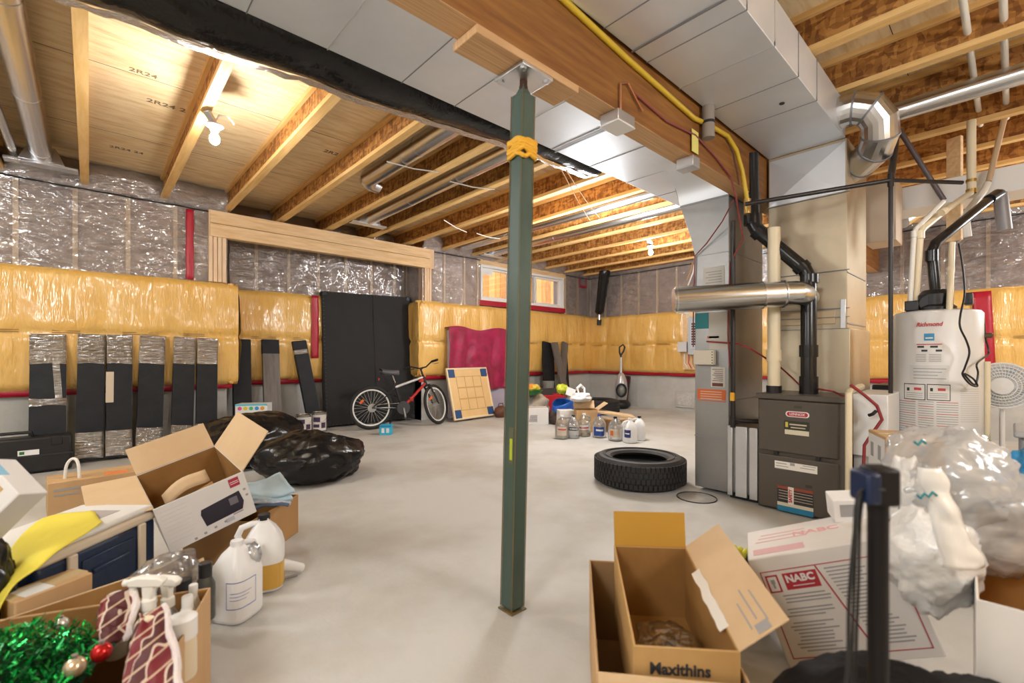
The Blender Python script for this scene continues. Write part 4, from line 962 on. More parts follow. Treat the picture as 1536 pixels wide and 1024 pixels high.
for s in (-1,1):
    MB().tube([S@(hb_+Vector((-.035,s*.19,.05))),S@(hb_+Vector((-.06,s*.31,.05)))],.017,10).build('grip',M_blk2,hbar)
    MB().tube([S@(hb_+Vector((-.02,s*.15,.045))),S@(hb_+Vector((.03,s*.18,.02))),S@(hb_+Vector((.03,s*.26,.02)))],.006,7).build('brake_lever',M_steel,hbar)
b=MB(); b.cyl(BB+Vector((0,-.045,0)),BB+Vector((0,-.055,0)),.088,seg=30); b.lathe([(.095,-.004),(.095,.004),(.06,.006)],30,0,eulm(BB+Vector((0,-.062,0)),(R(90),0,0))); b.build('chain_guard',mat('guard_black',(.05,.05,.056),.35),bk)
b=MB()
for s in (-1,1): b.bar(BB+Vector((0,s*.07,0)),BB+Vector((s*-.03,s*.07,s*.155)),.014,.022); 
b.build('crank_arm',M_steel,bk)
for s in (-1,1): MB().cbox(BB+Vector((s*-.03,s*.12,s*.155)),(.08,.085,.024)).build('pedal',M_blk,bk,bevel=.004)
MB().tube([Vector((0,-.04,WR+.042)),BB+Vector((0,-.05,.07))],.004,6).build('chain',M_steel,bk)
MB().tube([BB+Vector((-.03,.03,0)),Vector((.30,.20,.012))],.009,8).build('kickstand',M_bkf,bk)
MB().tube([ST+Vector((0,0,.04)),Vector((.295,0,.755))],.013,10).build('seat_post',M_steel,bk)
def sf(u,v):
    x=-.13+.26*u; w=.085*(1-u)**.8+.025; a=2*PI*v
    return Vector((.26+x,w*math.cos(a),.785+.04*math.sin(a)+.025*(1-u)**2))
b=MB(); b.grid(14,16,sf); b.build('saddle',mat('saddle',(.09,.09,.10),.5),bk,ang=180)
MB().cbox((.10,.0,.70),(.02,.05,.03)).build('rear_reflector',M_bkr,bk,bevel=.004)
# small blue box
p=at(582,652,z=0)
sb=thing('small_blue_box','small bright blue printed box on the floor beside the bicycle rear wheel','box',(p.x,p.y+.05,0),R(-38))
MB().box(-.075,.075,-.06,.06,0,.13).build('carton',mat('sky_blue_card',(.03,.45,.68),.5),sb,bevel=.003)
for x in (-.03,.03): MB().box(x-.018,x+.018,-.063,-.06,.03,.09).build('printed_circle',M_white,sb)
MB().box(-.07,.07,-.0625,-.06,.105,.125).build('print_band',mat('deep_blue_print',(.02,.2,.5),.5),sb)
# games board
Mb=eulm((4.56,5.965,.43),(R(-15),0,R(6.0)))
gb_=thing('games_board','square wooden games board with dark blue corners leaning on the mattress','games board',M=Mb)
bw,bh=.90,.83
MB().box(-bw/2,bw/2,-.015,.015,-bh/2,bh/2).build('board_panel',mat('birch_board',(.80,.55,.27),.45,col2=(.74,.49,.22),vs=3),gb_,bevel=.01)
b=MB(); t=.035
b.box(-bw/2,bw/2,-.026,.016,-bh/2,-bh/2+t); b.box(-bw/2,bw/2,-.026,.016,bh/2-t,bh/2); b.box(-bw/2,-bw/2+t,-.026,.016,-bh/2+t,bh/2-t); b.box(bw/2-t,bw/2,-.026,.016,-bh/2+t,bh/2-t)
b.build('board_rim',mat('pale_rim',(.82,.66,.42),.5),gb_,bevel=.008)
for sx in (-1,1):
    for sz in (-1,1):
        cx,cz=sx*(bw/2-.09),sz*(bh/2-.09); MB().box(cx-.065,cx+.065,-.0285,-.012,cz-.065,cz+.065).build('corner_pocket',mat('pocket_blue',(.025,.07,.20),.5),gb_)
b=MB()
for k in range(4):
    q=-.27+.18*k
    b.box(q-.003,q+.003,-.0165,-.015,-.27,.27); b.box(-.27,.27,-.0165,-.015,q-.003,q+.003)
b.build('inlaid_line',mat('inlay_brown',(.35,.19,.07),.6),gb_)
for k in (-.09,0.09): MB().box(-.26,.26,-.0168,-.015,k-.012,k+.012).build('printed_rule',mat('inlay_tan',(.58,.36,.15),.6),gb_)
# mattress with a crimson velvet throw
mt=thing('mattress','lilac edged mattress standing on its side against the wall under the window','mattress',M=eulm((5.12,6.20,0),(R(-1),0,0)))
MB().box(-.83,.83,-.045,.045,.0,1.46).build('mattress_body',mat('lilac_ticking',(.50,.45,.56),.8,bump=.1,bs=40),mt,bevel=.03)
b=MB()
for z in (.04,1.42): b.tube([(-.82,-.047,z),(.82,-.047,z)],.008,6)
b.build('piping',M_white,mt)
bl=thing('velvet_throw','crimson velvet throw hanging over the mattress behind the games board','blanket',M=eulm((5.12,6.20,0),(R(-1),0,0)))
M_velv=mat('crimson_velvet',(.38,.002,.070),.5,col2=(.22,.001,.032),vs=7,bump=.3,bs=22,sheen=.25)
def tf(u,v):
    x=-.86+1.72*u; s=v*1.42     # over the top then down the front
    drop=max(0,s-.12); ybase=.055-.135*min(1,s/.12); top=1.487
    fold=(.035*math.sin(x*11+1.2*math.sin(drop*3)+2*nz((x*2,drop,1)))+.02*math.sin(x*23+3*nz((x*2,drop*2,5))))*min(1,drop*2.2)
    hem=.05*nz((x*2,0,4))
    z=top+.03*math.sin(x*7)*(1-min(1,drop*2))-drop*(1+hem)*.80
    return Vector((x*(1+.03*drop),ybase+.6*fold-.02*min(1,drop)+.012*fbm((x*4,s*4,2)),z))
MB().grid(90,50,tf).build('throw_cloth',M_velv,bl,ang=180,solid=.006)
sh=at(749,626,z=0); sb2=thing('brown_bag','small brown leather bag on the floor right of the games board','bag',(sh.x+.05,sh.y+.02,0))
b=MB(); b.blob((0,0,.09),.12,.10,.10,fn=lambda p:1+.15*nz(p*2.2)+(.1 if p.z<-.5 else 0)); b.build('bag_body',mat('brown_leather',(.13,.05,.025),.45,bump=.3,bs=30),sb2,ang=180)
MB().tube([(-.06,0,.17),(-.04,0,.23),(.04,0,.23),(.06,0,.17)],.008,8).build('bag_handle',mat('brown_leather',(.13,.05,.025),.45),sb2)
# ================================================================ carton helper
def carton(name,label,cat,dims,M,m_out=None,m_in=None,flaps=None,closed=False,group=None,th=.005,m_flap=None,tape=True):
    """local frame: x width, y depth (front is -y), z up, origin at the centre; flaps {side:(angle,length,[inset])}, 0 straight up, 90 flat out"""
    m_out=m_out or M_card; m_in=m_in or M_cardd; m_flap=m_flap or M_cardl
    t=thing(name,label,cat,M=M,group=group); dx,dy,dz=[q/2 for q in dims]
    if closed:
        MB().box(-dx,dx,-dy,dy,-dz,dz).build('box_body',m_out,t,bevel=.004)
        if tape: MB().box(-dx-.001,dx+.001,-.025,.025,dz-.0005,dz+.001).build('packing_tape',mat('tan_tape',(.62,.47,.27),.25),t)
        return t
    b=MB()
    for (x0,x1,y0,y1,nx) in ((-dx,dx,-dy,-dy+th,0),(-dx,dx,dy-th,dy,0),(-dx,-dx+th,-dy+th,dy-th,0),(dx-th,dx,-dy+th,dy-th,0)):
        b.box(x0,x1,y0,y1,-dz,dz)
    b.build('box_wall',m_out,t,bevel=.0015)
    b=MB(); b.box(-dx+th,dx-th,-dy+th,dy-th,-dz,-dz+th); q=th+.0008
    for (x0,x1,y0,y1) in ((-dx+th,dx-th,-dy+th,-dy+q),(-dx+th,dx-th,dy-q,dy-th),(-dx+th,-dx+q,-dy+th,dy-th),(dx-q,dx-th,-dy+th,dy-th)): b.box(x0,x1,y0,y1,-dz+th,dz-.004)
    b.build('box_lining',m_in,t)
    for side,fl_ in (flaps or {}).items():
        a,ln=fl_[0],fl_[1]; ins=fl_[2] if len(fl_)>2 else .004; mm=fl_[3] if len(fl_)>3 else m_flap
        w=(dx if side in 'fb' else dy)-ins
        F=MB(); F.box(-w,w,-th/2,th/2,.0,ln)
        base={'f':eulm((0,-dy+th/2,dz),(0,0,0)),'b':eulm((0,dy-th/2,dz),(0,0,PI)),'l':eulm((-dx+th/2,0,dz),(0,0,-PI/2)),'r':eulm((dx-th/2,0,dz),(0,0,PI/2))}[side]
        T=base@Matrix.Rotation(R(a),4,'X'); F.v=[T@p for p in F.v]
        F.build('flap',mm,t,bevel=.0015)
    return t
# ---------------- jugs
def jug(label,loc,rz,m_body,liquid=None,lab=None,cap=M_blk,h=.29,r=.075,cat='jug',group=None,handle=True,capon=True,lface=None):
    t=thing('gallon_jug',label,cat,loc,rz,group=group); s=h/.29; k=r/.075
    prof=[(.058*k,0),(.072*k,.006*s),(.075*k,.02*s),(.075*k,.165*s),(.066*k,.20*s),(.044*k,.238*s),(.024*k,.258*s),(.020*k,.263*s),(.020*k,.276*s)]
    b=MB(); b.lathe(prof,36,0,None,sq=.28); b.build('jug_body',m_body,t,ang=70)
    if handle: MB().tube([(.055*k,0,.182*s),(.085*k,0,.192*s),(.094*k,0,.215*s),(.080*k,0,.245*s),(.045*k,0,.256*s),(.018*k,0,.258*s)],[.012*k,.013*k,.013*k,.013*k,.012*k,.01*k],10).build('jug_handle',m_body,t)
    if capon:
        b=MB(); b.lathe([(.023*k,.270*s),(.023*k,.290*s),(.020*k,.292*s),(0,.292*s)],20); b.build('jug_cap',cap,t)
    if liquid:
        mm,lv=liquid; b=MB(); b.lathe([(.0,.004),(.055*k,.004),(.0695*k,.010*s),(.0722*k,.022*s),(.0722*k,min(lv,.16*s))]+([(.06*k,lv)] if lv>.17*s else [])+[(0,max(lv,.03))],30,0,None,sq=.28); b.build('liquid',mm,t,ang=60)
    if lab:
        mm,z0,z1,aw=lab[:4]; fa=lab[4] if len(lab)>4 else -PI/2
        def f(u,v):
            a=fa+(u-.5)*aw; c,sn=math.cos(a),math.sin(a); e=2+.28*6; q=1/((abs(c)**e+abs(sn)**e)**(1/e))
            return Vector((.0762*k*c*q,.0762*k*sn*q,z0*s+(z1-z0)*s*v))
        lo=MB().grid(16,2,f).build('jug_label',mm,t,ang=180)
        if len(lab)>5:
            for (u0,u1,v0,v1,m2) in lab[5]:
                def f2(u,v):
                    q=f(u0+(u1-u0)*u,v0+(v1-v0)*v); return Vector((q.x*1.008,q.y*1.008,q.z))
                MB().grid(8,1,f2).build('label_print',m2,lo,ang=180)
    return t
vw=lambda p: math.atan2(-p.y,-p.x)   # world heading from a thing to the camera
def place_jug(px,py,desc,m,rz=0,**k):
    p=at(px,py,z=0); p=p+p.normalized()*.06
    if k.get('lab') is not None:
        q=list(k['lab']); q[4]=vw(p)-rz+q[4]; k['lab']=q
    return jug(desc,(p.x,p.y,0),rz,m,**k)
M_cream2=mat('oat_label',(.60,.52,.42),.6); M_amb=mat('brownish_liquid',(.40,.33,.25),.3); M_yl=mat('pale_yellow_liquid',(.75,.55,.15),.3); M_nb=mat('navy_label',(.02,.035,.16),.5); M_bl=mat('royal_label',(.02,.06,.28),.5)
M_clr=mat('clear_water',(.55,.56,.56),.15)
g=None; CS=1.0
place_jug(843,659,'gallon jug with brownish contents, leftmost of the jug row',M_pet,R(10),liquid=(mat('oat_liquid',(.42,.34,.26),.4),.235),lab=(M_cream2,.05,.16,1.7,0,[(.1,.9,.6,.75,M_redink),(.1,.9,.3,.4,M_tan)]),cap=M_white)
place_jug(860,658,'clear gallon jug with black and white label, second in the jug row',M_pet,R(30),liquid=(M_clr,.06),lab=(mat('grey_label',(.45,.45,.45),.5),.05,.15,1.6,0,[(.0,1,.55,.95,M_ink),(.1,.9,.68,.82,M_white)]),cap=M_ink)
place_jug(876,655,'gallon jug with yellow dregs and red label behind the second jug',M_pet,R(-20),liquid=(M_yl,.055),lab=(M_white,.09,.15,1.6,0,[(.0,1,.3,.6,M_redink)]),cap=M_white)
place_jug(899,657,'clear gallon jug with royal blue label in the jug row',M_pet,R(10),liquid=None,lab=(M_bl,.03,.14,1.9,0,[(.2,.8,.55,.75,M_white)]),cap=M_blueink)
place_jug(923,662,'clear gallon jug with tan and grey label in the jug row',M_pet,R(0),liquid=None,lab=(M_cream2,.05,.15,1.9,0,[(.05,.35,.2,.8,M_orange),(.4,.9,.3,.7,M_tan)]),cap=M_blk)
place_jug(945,665,'white gallon jug with navy label, nearest of the right end pair',M_milky,R(150),liquid=None,lab=(M_nb,.07,.16,1.1,-.45,[(.15,.85,.45,.6,M_white)]),cap=M_white)
place_jug(959,661,'white gallon jug with black cap at the right end of the row',M_milky,R(120),liquid=None,lab=None,cap=M_blk)
# ---------------- pile behind the jugs
p=Vector((5.06,4.90,0))
wc=carton('printed_box','white printed shipping box on the floor just right of the post','box',(.34,.30,.24),eulm((5.05,4.95,.12),(0,0,R(-40))),m_out=M_wcard,closed=True)
b=MB()
for k in range(6): b.box(-.13+.005*k,.0,-.1515,-.150,-.08+.018*k,-.073+.018*k)
for x in (.1701,): 
    for k in range(3): b.box(.170,.1715,-.11+.08*k,-.07+.08*k,-.03,.07)
b.build('box_print',M_ink,wc)
gc=carton('grey_white_box','white and grey carton behind the jug row, left of the brown carton','box',(.22,.20,.26),eulm(tuple(at(849,643,z=0)+Vector((.05,.05,.13))),(0,0,R(-35))),m_out=M_wcard,closed=True,tape=False)
b=MB(); b.box(-.10,.10,-.1015,-.10,.02,.035); b.box(-.10,.06,-.1015,-.10,-.04,-.03); b.box(-.10,.02,-.1015,-.10,-.08,-.074); b.build('box_print',M_inkg,gc)
bc=carton('brown_carton','brown open carton standing behind the jug row under a white plastic bag','box',(.30,.22,.30),eulm(tuple(at(880,648,z=0)+Vector((.06,.06,.15))),(0,0,R(-40))),flaps={'r':(55,.16),'b':(30,.12)})
lc=carton('long_carton','long low tan carton lying behind the right end of the jug row','box',(.52,.30,.14),eulm(tuple(at(928,646,z=0)+Vector((.10,.12,.07))),(0,0,R(-52))),closed=True,m_out=M_card)
carton('flat_carton_lid','pale carton lid lying slanted on the long tan carton','box lid',(.50,.28,.03),eulm(tuple(at(925,622,d=6.15)+Vector((.06,.06,.0))),(0,R(9),R(-48))),closed=True,m_out=M_cardl,tape=False)
def sack(name,label,cat,c,r,m,seed=1,amp=.25,freq=2.2,part='bag_body',tail=None,flat=.35,nu=56,nv=36,ridge=.10,rz=0):
    t=thing(name,label,cat,(c[0],c[1],0),rz)
    def fn(p):
        k=1+amp*fbm(p*freq*.5+Vector((seed*3.7,seed,0)),3)-ridge*(1-abs(nz(Vector((p.x*freq*2.0,p.y*freq*2.0,p.z*freq*.9))+Vector((seed,0,2)))))**6-ridge*.5*(1-abs(nz(p*freq*2.6+Vector((0,seed,2)))))**8
        return k
    b=MB(); b.blob((0,0,c[2]),r[0],r[1],r[2],nu=nu,nv=nv,fn=fn)
    for q in b.v:
        if q.z<.01: q.z=.01+.002*random.random()
    b.build(part,m,t,ang=180)
    if tail:
        T=Vector(tail); b=MB(); b.grid(16,8,lambda u,v: Vector((T.x+(.015+.07*v**1.5)*math.cos(2*PI*u)*(1+.4*nz((u*6,v*2,seed))),T.y+(.015+.07*v**1.5)*math.sin(2*PI*u),T.z+.16*v*(1+.3*nz((u*5,1,seed)))))); b.build('bag_neck',m,t,ang=180)
    return t
q=at(872,596,d=6.35)
def lumpy(name,label,cat,c,r,m,part,seed,amp=.3,freq=3,ridge=.15):
    t=thing(name,label,cat,tuple(c)); b=MB()
    b.blob((0,0,0),*r,nu=30,nv=20,fn=lambda p:1+amp*fbm(p*freq*.6+Vector((seed,0,0)),3)+ridge*(abs(nz(p*freq*2+Vector((0,seed,0))))-.3)); b.build(part,m,t,ang=180); return t
wbag=lumpy('white_plastic_bag','crumpled white plastic bag on top of the brown carton','plastic bag',q,(.16,.12,.07),mat('white_film',(.85,.85,.85),.35),'bag_body',2)
b=MB(); b.tube([(-.05,0,.05),(-.07,.02,.13),(.02,.03,.17),(.09,.02,.12),(.07,0,.05)],[.012,.018,.02,.018,.012],8); b.build('bag_handle',mat('white_film',(.85,.85,.85),.35),wbag)
def pl_(px,py,d): return at(px,py,d=d)
# blue bag, red crate, pot and odds and ends
bb=thing('blue_bag','bright blue shopping bag slumped in the pile behind the jugs','bag',tuple(Vector((pl_(845,612,7.2).x,pl_(845,612,7.2).y,0))))
b=MB(); b.grid(36,14,lambda u,v:(Vector((.24*math.cos(2*PI*u)*(1-.15*v)*(1+.12*nz((u*7,v*2,1))),.14*math.sin(2*PI*u)*(1+.2*nz((u*5,v*3,2))),.01+.30*v+.05*v*math.sin(u*9))))); b.build('bag_body',mat('shopper_blue',(.01,.10,.45),.35,bump=.3,bs=15),bb,ang=180,solid=.003)
b=MB(); b.blob((.0,.0,.05),.22,.12,.16,fn=lambda p:1+.2*nz(p*3)); b.build('bag_filling',mat('grey_cloth',(.35,.36,.38),.9),bb,ang=180)
lumpy('yellow_green_ball','lime yellow toy on top of the blue bag','toy',pl_(843,583,7.2),(.10,.08,.075),mat('lime',(.62,.70,.05),.5),'toy_body',5)
wcd=carton('white_card_box','small white card box tipped on the blue bag','box',(.14,.02,.13),eulm(tuple(pl_(856,588,7.1)),(R(-20),R(20),R(-40))),m_out=M_white,closed=True,tape=False)
rc=thing('red_crate','red plastic crate with odds and ends in the pile right of the post','crate',tuple(Vector((pl_(824,600,8.0).x,pl_(824,600,8.0).y,0))),R(-40))
b=MB()
for (x0,x1,y0,y1) in ((-.24,.24,-.17,-.155),(-.24,.24,.155,.17),(-.24,-.225,-.155,.155),(.225,.24,-.155,.155)): b.box(x0,x1,y0,y1,.0,.36)
b.box(-.24,.24,-.17,.17,0,.015); b.box(-.26,.26,-.19,.19,.33,.345) if False else None
b.build('crate_body',mat('crate_red',(.55,.02,.03),.4),rc,bevel=.006)
MB().box(-.22,.22,-.15,.15,.02,.33).build('crate_contents',mat('dark_contents',(.06,.05,.05),.8),rc)
pt=thing('steel_pot','steel stock pot with lid standing behind the blue bag','pot',tuple(Vector((pl_(861,590,7.6).x,pl_(861,590,7.6).y,0))))
b=MB(); b.lathe([(.0,0),(.125,0),(.13,.01),(.13,.42),(.135,.425)],32); b.build('pot_body',M_steel,pt)
b=MB(); b.lathe([(.137,.425),(.137,.435),(.10,.455),(0,.465)],32); b.build('pot_lid',M_steel,pt)
MB().tube([(-.03,0,.465),(0,0,.49),(.03,0,.465)],.007,8).build('lid_knob',M_blk,pt)
sack('cloth_heap','heap of beige and grey clothes in the pile right behind the post','clothes',(pl_(803,604,7.75).x,pl_(803,604,7.75).y,.14),(.30,.20,.24),mat('beige_cloth',(.55,.46,.36),.9,col2=(.30,.31,.34),vs=4,sharp=(.45,.55)),3,part='folded_cloth')
gp=thing('green_bowl','green bowl of colourful fruit toys on the clothes heap beside the post','bowl',tuple(pl_(799,588,7.5)))
b=MB(); b.lathe([(.04,-.05),(.12,-.02),(.17,.03),(.165,.03),(.11,-.01),(0,-.03)],28); b.build('bowl_body',mat('bowl_green',(.03,.25,.06),.4),gp)
lumpy('orange_yellow_toys','orange and yellow soft toy heaped in the green bowl','toy',pl_(800,581,7.5),(.12,.10,.06),mat('toy_orange',(.8,.35,.05),.6,col2=(.8,.65,.1),vs=6,sharp=(.48,.52)),'toy_body',9)
dt=thing('dark_bin','dark grey open bin with a clear tub behind the red crate','bin',tuple(Vector((pl_(808,590,8.2).x,pl_(808,590,8.2).y,0))))
MB().box(-.26,.26,-.2,.2,0,.46).build('bin_body',mat('dark_bin',(.06,.05,.05),.6),dt,bevel=.01)
MB().cyl((.12,-.12,.46),(.12,-.12,.58),.10,.11,seg=20).build('clear_tub',mat('smoky_tub',(.22,.22,.2),.3),dt)
bks=thing('dark_boots','dark brown boots lying between the white printed box and the blue bag','shoes',tuple(Vector((pl_(834,622,6.9).x,pl_(834,622,6.9).y,0))))
for s in (0,1):
    b=MB(); b.blob((.0+.13*s,.0,.06),.06,.14,.06,fn=lambda p:1+(.1 if p.y>0 else 0)); b.blob((.13*s,.08,.12),.05,.055,.09); b.build('boot',mat('boot_leather',(.05,.03,.025),.6),bks,ang=180)
# leaning planks at the back wall
for k,(lab,xt,xb,yt,m,w,Yb) in enumerate((('dark plank pack leaning on the back wall, left one behind the pile',822,824,514,M_dk,.30,6.0),('grey wood plank leaning slanted across the dark pack behind the pile',824,846,514,M_plank,.17,5.93),('grey wood plank leaning upright, right one behind the pile',845,838,514,M_plank,.16,5.96),('narrow black plank pack leaning at the right of the grey planks',848,853,530,M_dk,.12,6.02))):
    a=at(xt,yt,Y=6.24); c=at(xb,590,Y=Yb); c.z=0; 
    zz=(a-c).normalized(); xx=Vector((1,0,0)); xx=(xx-zz*xx.dot(zz)).normalized(); yy=zz.cross(xx)
    off=(0,-.13,-.045,.02)[k]
    M_=Matrix(((xx.x,yy.x,zz.x,c.x),(xx.y,yy.y,zz.y,c.y+off),(xx.z,yy.z,zz.z,.005),(0,0,0,1)))
    t=thing('plank_pack',lab,'plank',M=M_,group='plank packs leaning on the back wall behind the pile')
    MB().box(-w/2,w/2,-.02,.02,0.01,(a-c).length).build('plank_face',m,t,bevel=.003)
# ---------------- tyres
def tyre(label,c,Rr,w,ri):
    t=thing('tyre',label,'tyre',(c[0],c[1],0))
    b=MB(); prof=[(ri,.03*w/.22),(ri+.02,.012),(ri+.08,.0),(Rr-.035,.004),(Rr-.012,.022),(Rr-.002,.05),(Rr,w/2),(Rr-.002,w-.05),(Rr-.012,w-.022),(Rr-.035,w-.004),(ri+.08,w),(ri+.02,w-.012),(ri,w-.03),(ri+.015,w-.05),(Rr-.06,w-.06),(Rr-.035,w/2),(Rr-.06,.06),(ri+.015,.05),(ri,.03)]
    b.lathe(prof+[prof[0]],72); b.build('tyre_carcass',mat('tyre_black',(.018,.018,.019),.55,bump=.05,bs=200),t,ang=25)
    b=MB()
    for k in range(64):
        for z,off in ((w*.13,0),(w*.33,.5),(w*.53,0),(w*.73,.5)):
            a=2*PI*(k+off)/64; b.box(-.006,.006,-Rr*PI/64*.72,Rr*PI/64*.72,z,z+w*.16,0,Matrix.Translation((Rr*math.cos(a),Rr*math.sin(a),0))@Matrix.Rotation(a+.0,4,'Z'))
    b.build('tyre_tread',mat('tread_black',(.022,.021,.021),.7),t)
    b=MB()
    for r in (ri+.06,Rr-.07): b.tube([(r*math.cos(2*PI*k/64),r*math.sin(2*PI*k/64),w-.001) for k in range(64)],.004,6,closed=True)
    b.build('sidewall_rib',mat('tyre_black',(.018,.018,.019),.5),t)
    return t
tyre('black car tyre lying flat on the open floor in front of the return duct',(3.33,2.08),.36,.222,.215)
tyre('black car tyre lying flat at the far end beside the vacuum',(6.75,5.08),.39,.25,.23)
# ---------------- vacuum at the far wall
vc=at(934,606,X=7.78); vx=Vector((7.72,vc.y,0))
va=thing('upright_vacuum','silver and black upright vacuum standing at the far wall','vacuum cleaner',tuple(vx))
dirc=Vector((-.75,-.66,0)).normalized()
b=MB(); b.blob((-.06,-.05,.08),.20,.17,.10); b.build('floor_head',M_blk,va,ang=180)
b=MB(); b.blob((-.02,-.02,.40),.13,.12,.34,fn=lambda p:1-.1*p.z); b.build('motor_body',mat('vac_silver',(.50,.50,.51),.3,.4),va,ang=180)
b=MB(); b.tube([Vector((-.13,-.10,.36))+Vector((.09*math.cos(a*PI/14)*.66,-.09*math.cos(a*PI/14)*.75,.12*math.sin(a*PI/14))) for a in range(28)],.018,8,closed=True); b.build('duct_loop',M_blk,va)
b=MB(); b.blob((-.10,-.08,.36),.07,.07,.10); b.build('dust_cup',mat('smoky_tub',(.22,.22,.2),.3),va,ang=180)
MB().tube([(0,0,.62),(.0,.0,1.0)],.022,12).build('handle_tube',mat('vac_tube',(.62,.64,.66),.35),va)
b=MB(); b.tube([(0,0,.98),(-.01,-.01,1.04),(.04,-.035,1.12),(.06,-.05,1.20),(.03,-.03,1.25),(-.02,.02,1.20),(-.02,.02,1.10),(0,0,1.02)],.017,10); b.build('handle_loop',M_blk,va)
b=MB(); b.bar((7.99,5.42,.0),(8.10,5.40,.62),.26,.03,up=(1,0,0)); 
dp=thing('leaning_tabletop','dark red-brown flat panel leaning on the far wall behind the vacuum','panel',(7.99,5.42,0)); b.build('panel_board',mat('maroon_panel',(.06,.015,.018),.5),dp,world=True,bevel=.004)
# ---------------- far wall fittings
s0=at(907,408,X=7.85); s1=at(899,468,X=7.99)
bs_=thing('black_sump_hose','black wrapped drain pipe hanging down the corner of the far wall','pipe',tuple(s1))
b=MB(); pts=[]; 
for k in range(14):
    f=k/13; pts.append(s0.lerp(s1,f)+Vector((0,.012*nz((k*.8,1,1)),0)))
b.tube([s0+Vector((0,0,.02))]+pts+[s1+Vector((0,0,-.05))],[.115]+[.115-.025*k/13+.012*nz((k*.9,2,3)) for k in range(14)]+[.05],16); b.build('pipe_wrap',M_bag,bs_,world=True,ang=60)
e1=s1+Vector((0,0,-.16)); b=MB(); b.tube([s1+Vector((0,0,-.05)),e1],.03,12); b.build('pipe_fitting',M_steel,bs_,world=True)
b=MB(); b.tube([e1,e1+Vector((0,.01,-.12))],[.05,.045],14); b.build('pipe_end',M_blk,bs_,world=True)
eb=thing('plywood_backboard','plywood backing board for the electrics on the far wall','board',(8.02,3.75,1.2))
MB().box(8.015,8.04,3.2,4.10,.78,1.86).build('board_sheet',M_pine,eb,world=True)
ep=thing('electrical_panel','grey electrical panel on the plywood board, half behind the return duct','electrical panel',(7.9,3.7,1.3))
MB().box(7.90,8.012,3.45,3.95,1.05,1.72).build('panel_box',mat('panel_grey',(.44,.48,.52),.45),ep,world=True,bevel=.008)
MB().box(7.888,7.90,3.50,3.90,1.15,1.65).build('panel_door',mat('panel_grey_l',(.50,.54,.58),.45),ep,world=True,bevel=.004)
b=MB()
for k in range(9): b.box(7.880,7.889,3.80,3.87,1.22+.045*k,1.25+.045*k)
b.build('breaker',M_ink,ep,world=True)
mb=thing('meter_box','small light grey box left of the electrical panel','electrical box',(7.94,4.06,1.15))
MB().box(7.92,8.012,3.98,4.15,1.10,1.28).build('box_body',mat('box_lgrey',(.58,.58,.58),.5),mb,world=True,bevel=.006)
cbn=thing('wiring_bundle','bundle of pale cables below the grey panel on the plywood board','cable',(7.98,3.95,1.0))
for k in range(7):
    y=3.62+.07*k; MB().tube([(7.97,y,1.06),(7.98,y+.04*nz((k,1,1)),.97),(7.97,y+.12*nz((k,3,2)),.90),(7.99,y-.05,.80)],.008,6).build('cable',[M_white,mat('cable_tan',(.5,.3,.15),.5),M_redink][k%3],cbn,world=True)
for k in range(3):
    MB().tube([(7.99,4.0-.02*k,1.72),(8.0,4.02-.02*k,1.80),(7.99,4.16,1.81+.03*k)],.007,6).build('cable',M_pvcw,cbn,world=True)
vp_=at(1027,602,X=8.17); wpn=thing('wall_plate','pale square access plate on the concrete foot of the far wall','plate',(8.18,vp_.y,.0))
MB().box(8.165,8.188,vp_.y-.19,vp_.y+.19,.06,.36).build('plate_sheet',M_found,wpn,world=True,bevel=.01)
MB().box(8.158,8.166,vp_.y-.14,vp_.y+.14,.11,.31).build('plate_relief',mat('plate_grey',(.62,.61,.58),.6,col2=(.48,.47,.45),vs=30),wpn,world=True,bevel=.01)
wire=thing('hanging_wires','white and black wires hanging from the joists near the electrical panel','cable',tuple(at(1040,395,X=7.9)))
for k,(a,c) in enumerate((((1043,390),(1032,428)),((1046,392),(1040,430)),((1039,392),(1030,420)))):
    MB().tube([at(*a,X=7.95),at((a[0]+c[0])/2+2,(a[1]+c[1])/2,X=7.9),at(*c,X=7.95)],.012,6).build('wire',[M_white,M_ink,mat('cable_tan',(.5,.3,.15),.5)][k],wire,world=True)
rt=at(870,418,Y=6.33)
b=MB(); 
for dx in (0,.22): b.grid(2,10,lambda u,v: Vector((rt.x+dx+.03*u,YL-.05,rt.z+.18-.36*v+.01*u)))
b.grid(8,2,lambda u,v: Vector((rt.x+.22*u,YL-.051,rt.z-.18+.05*v)))
b.build('red_seam_tape',M_red,ww,world=False,ang=180,solid=.003)
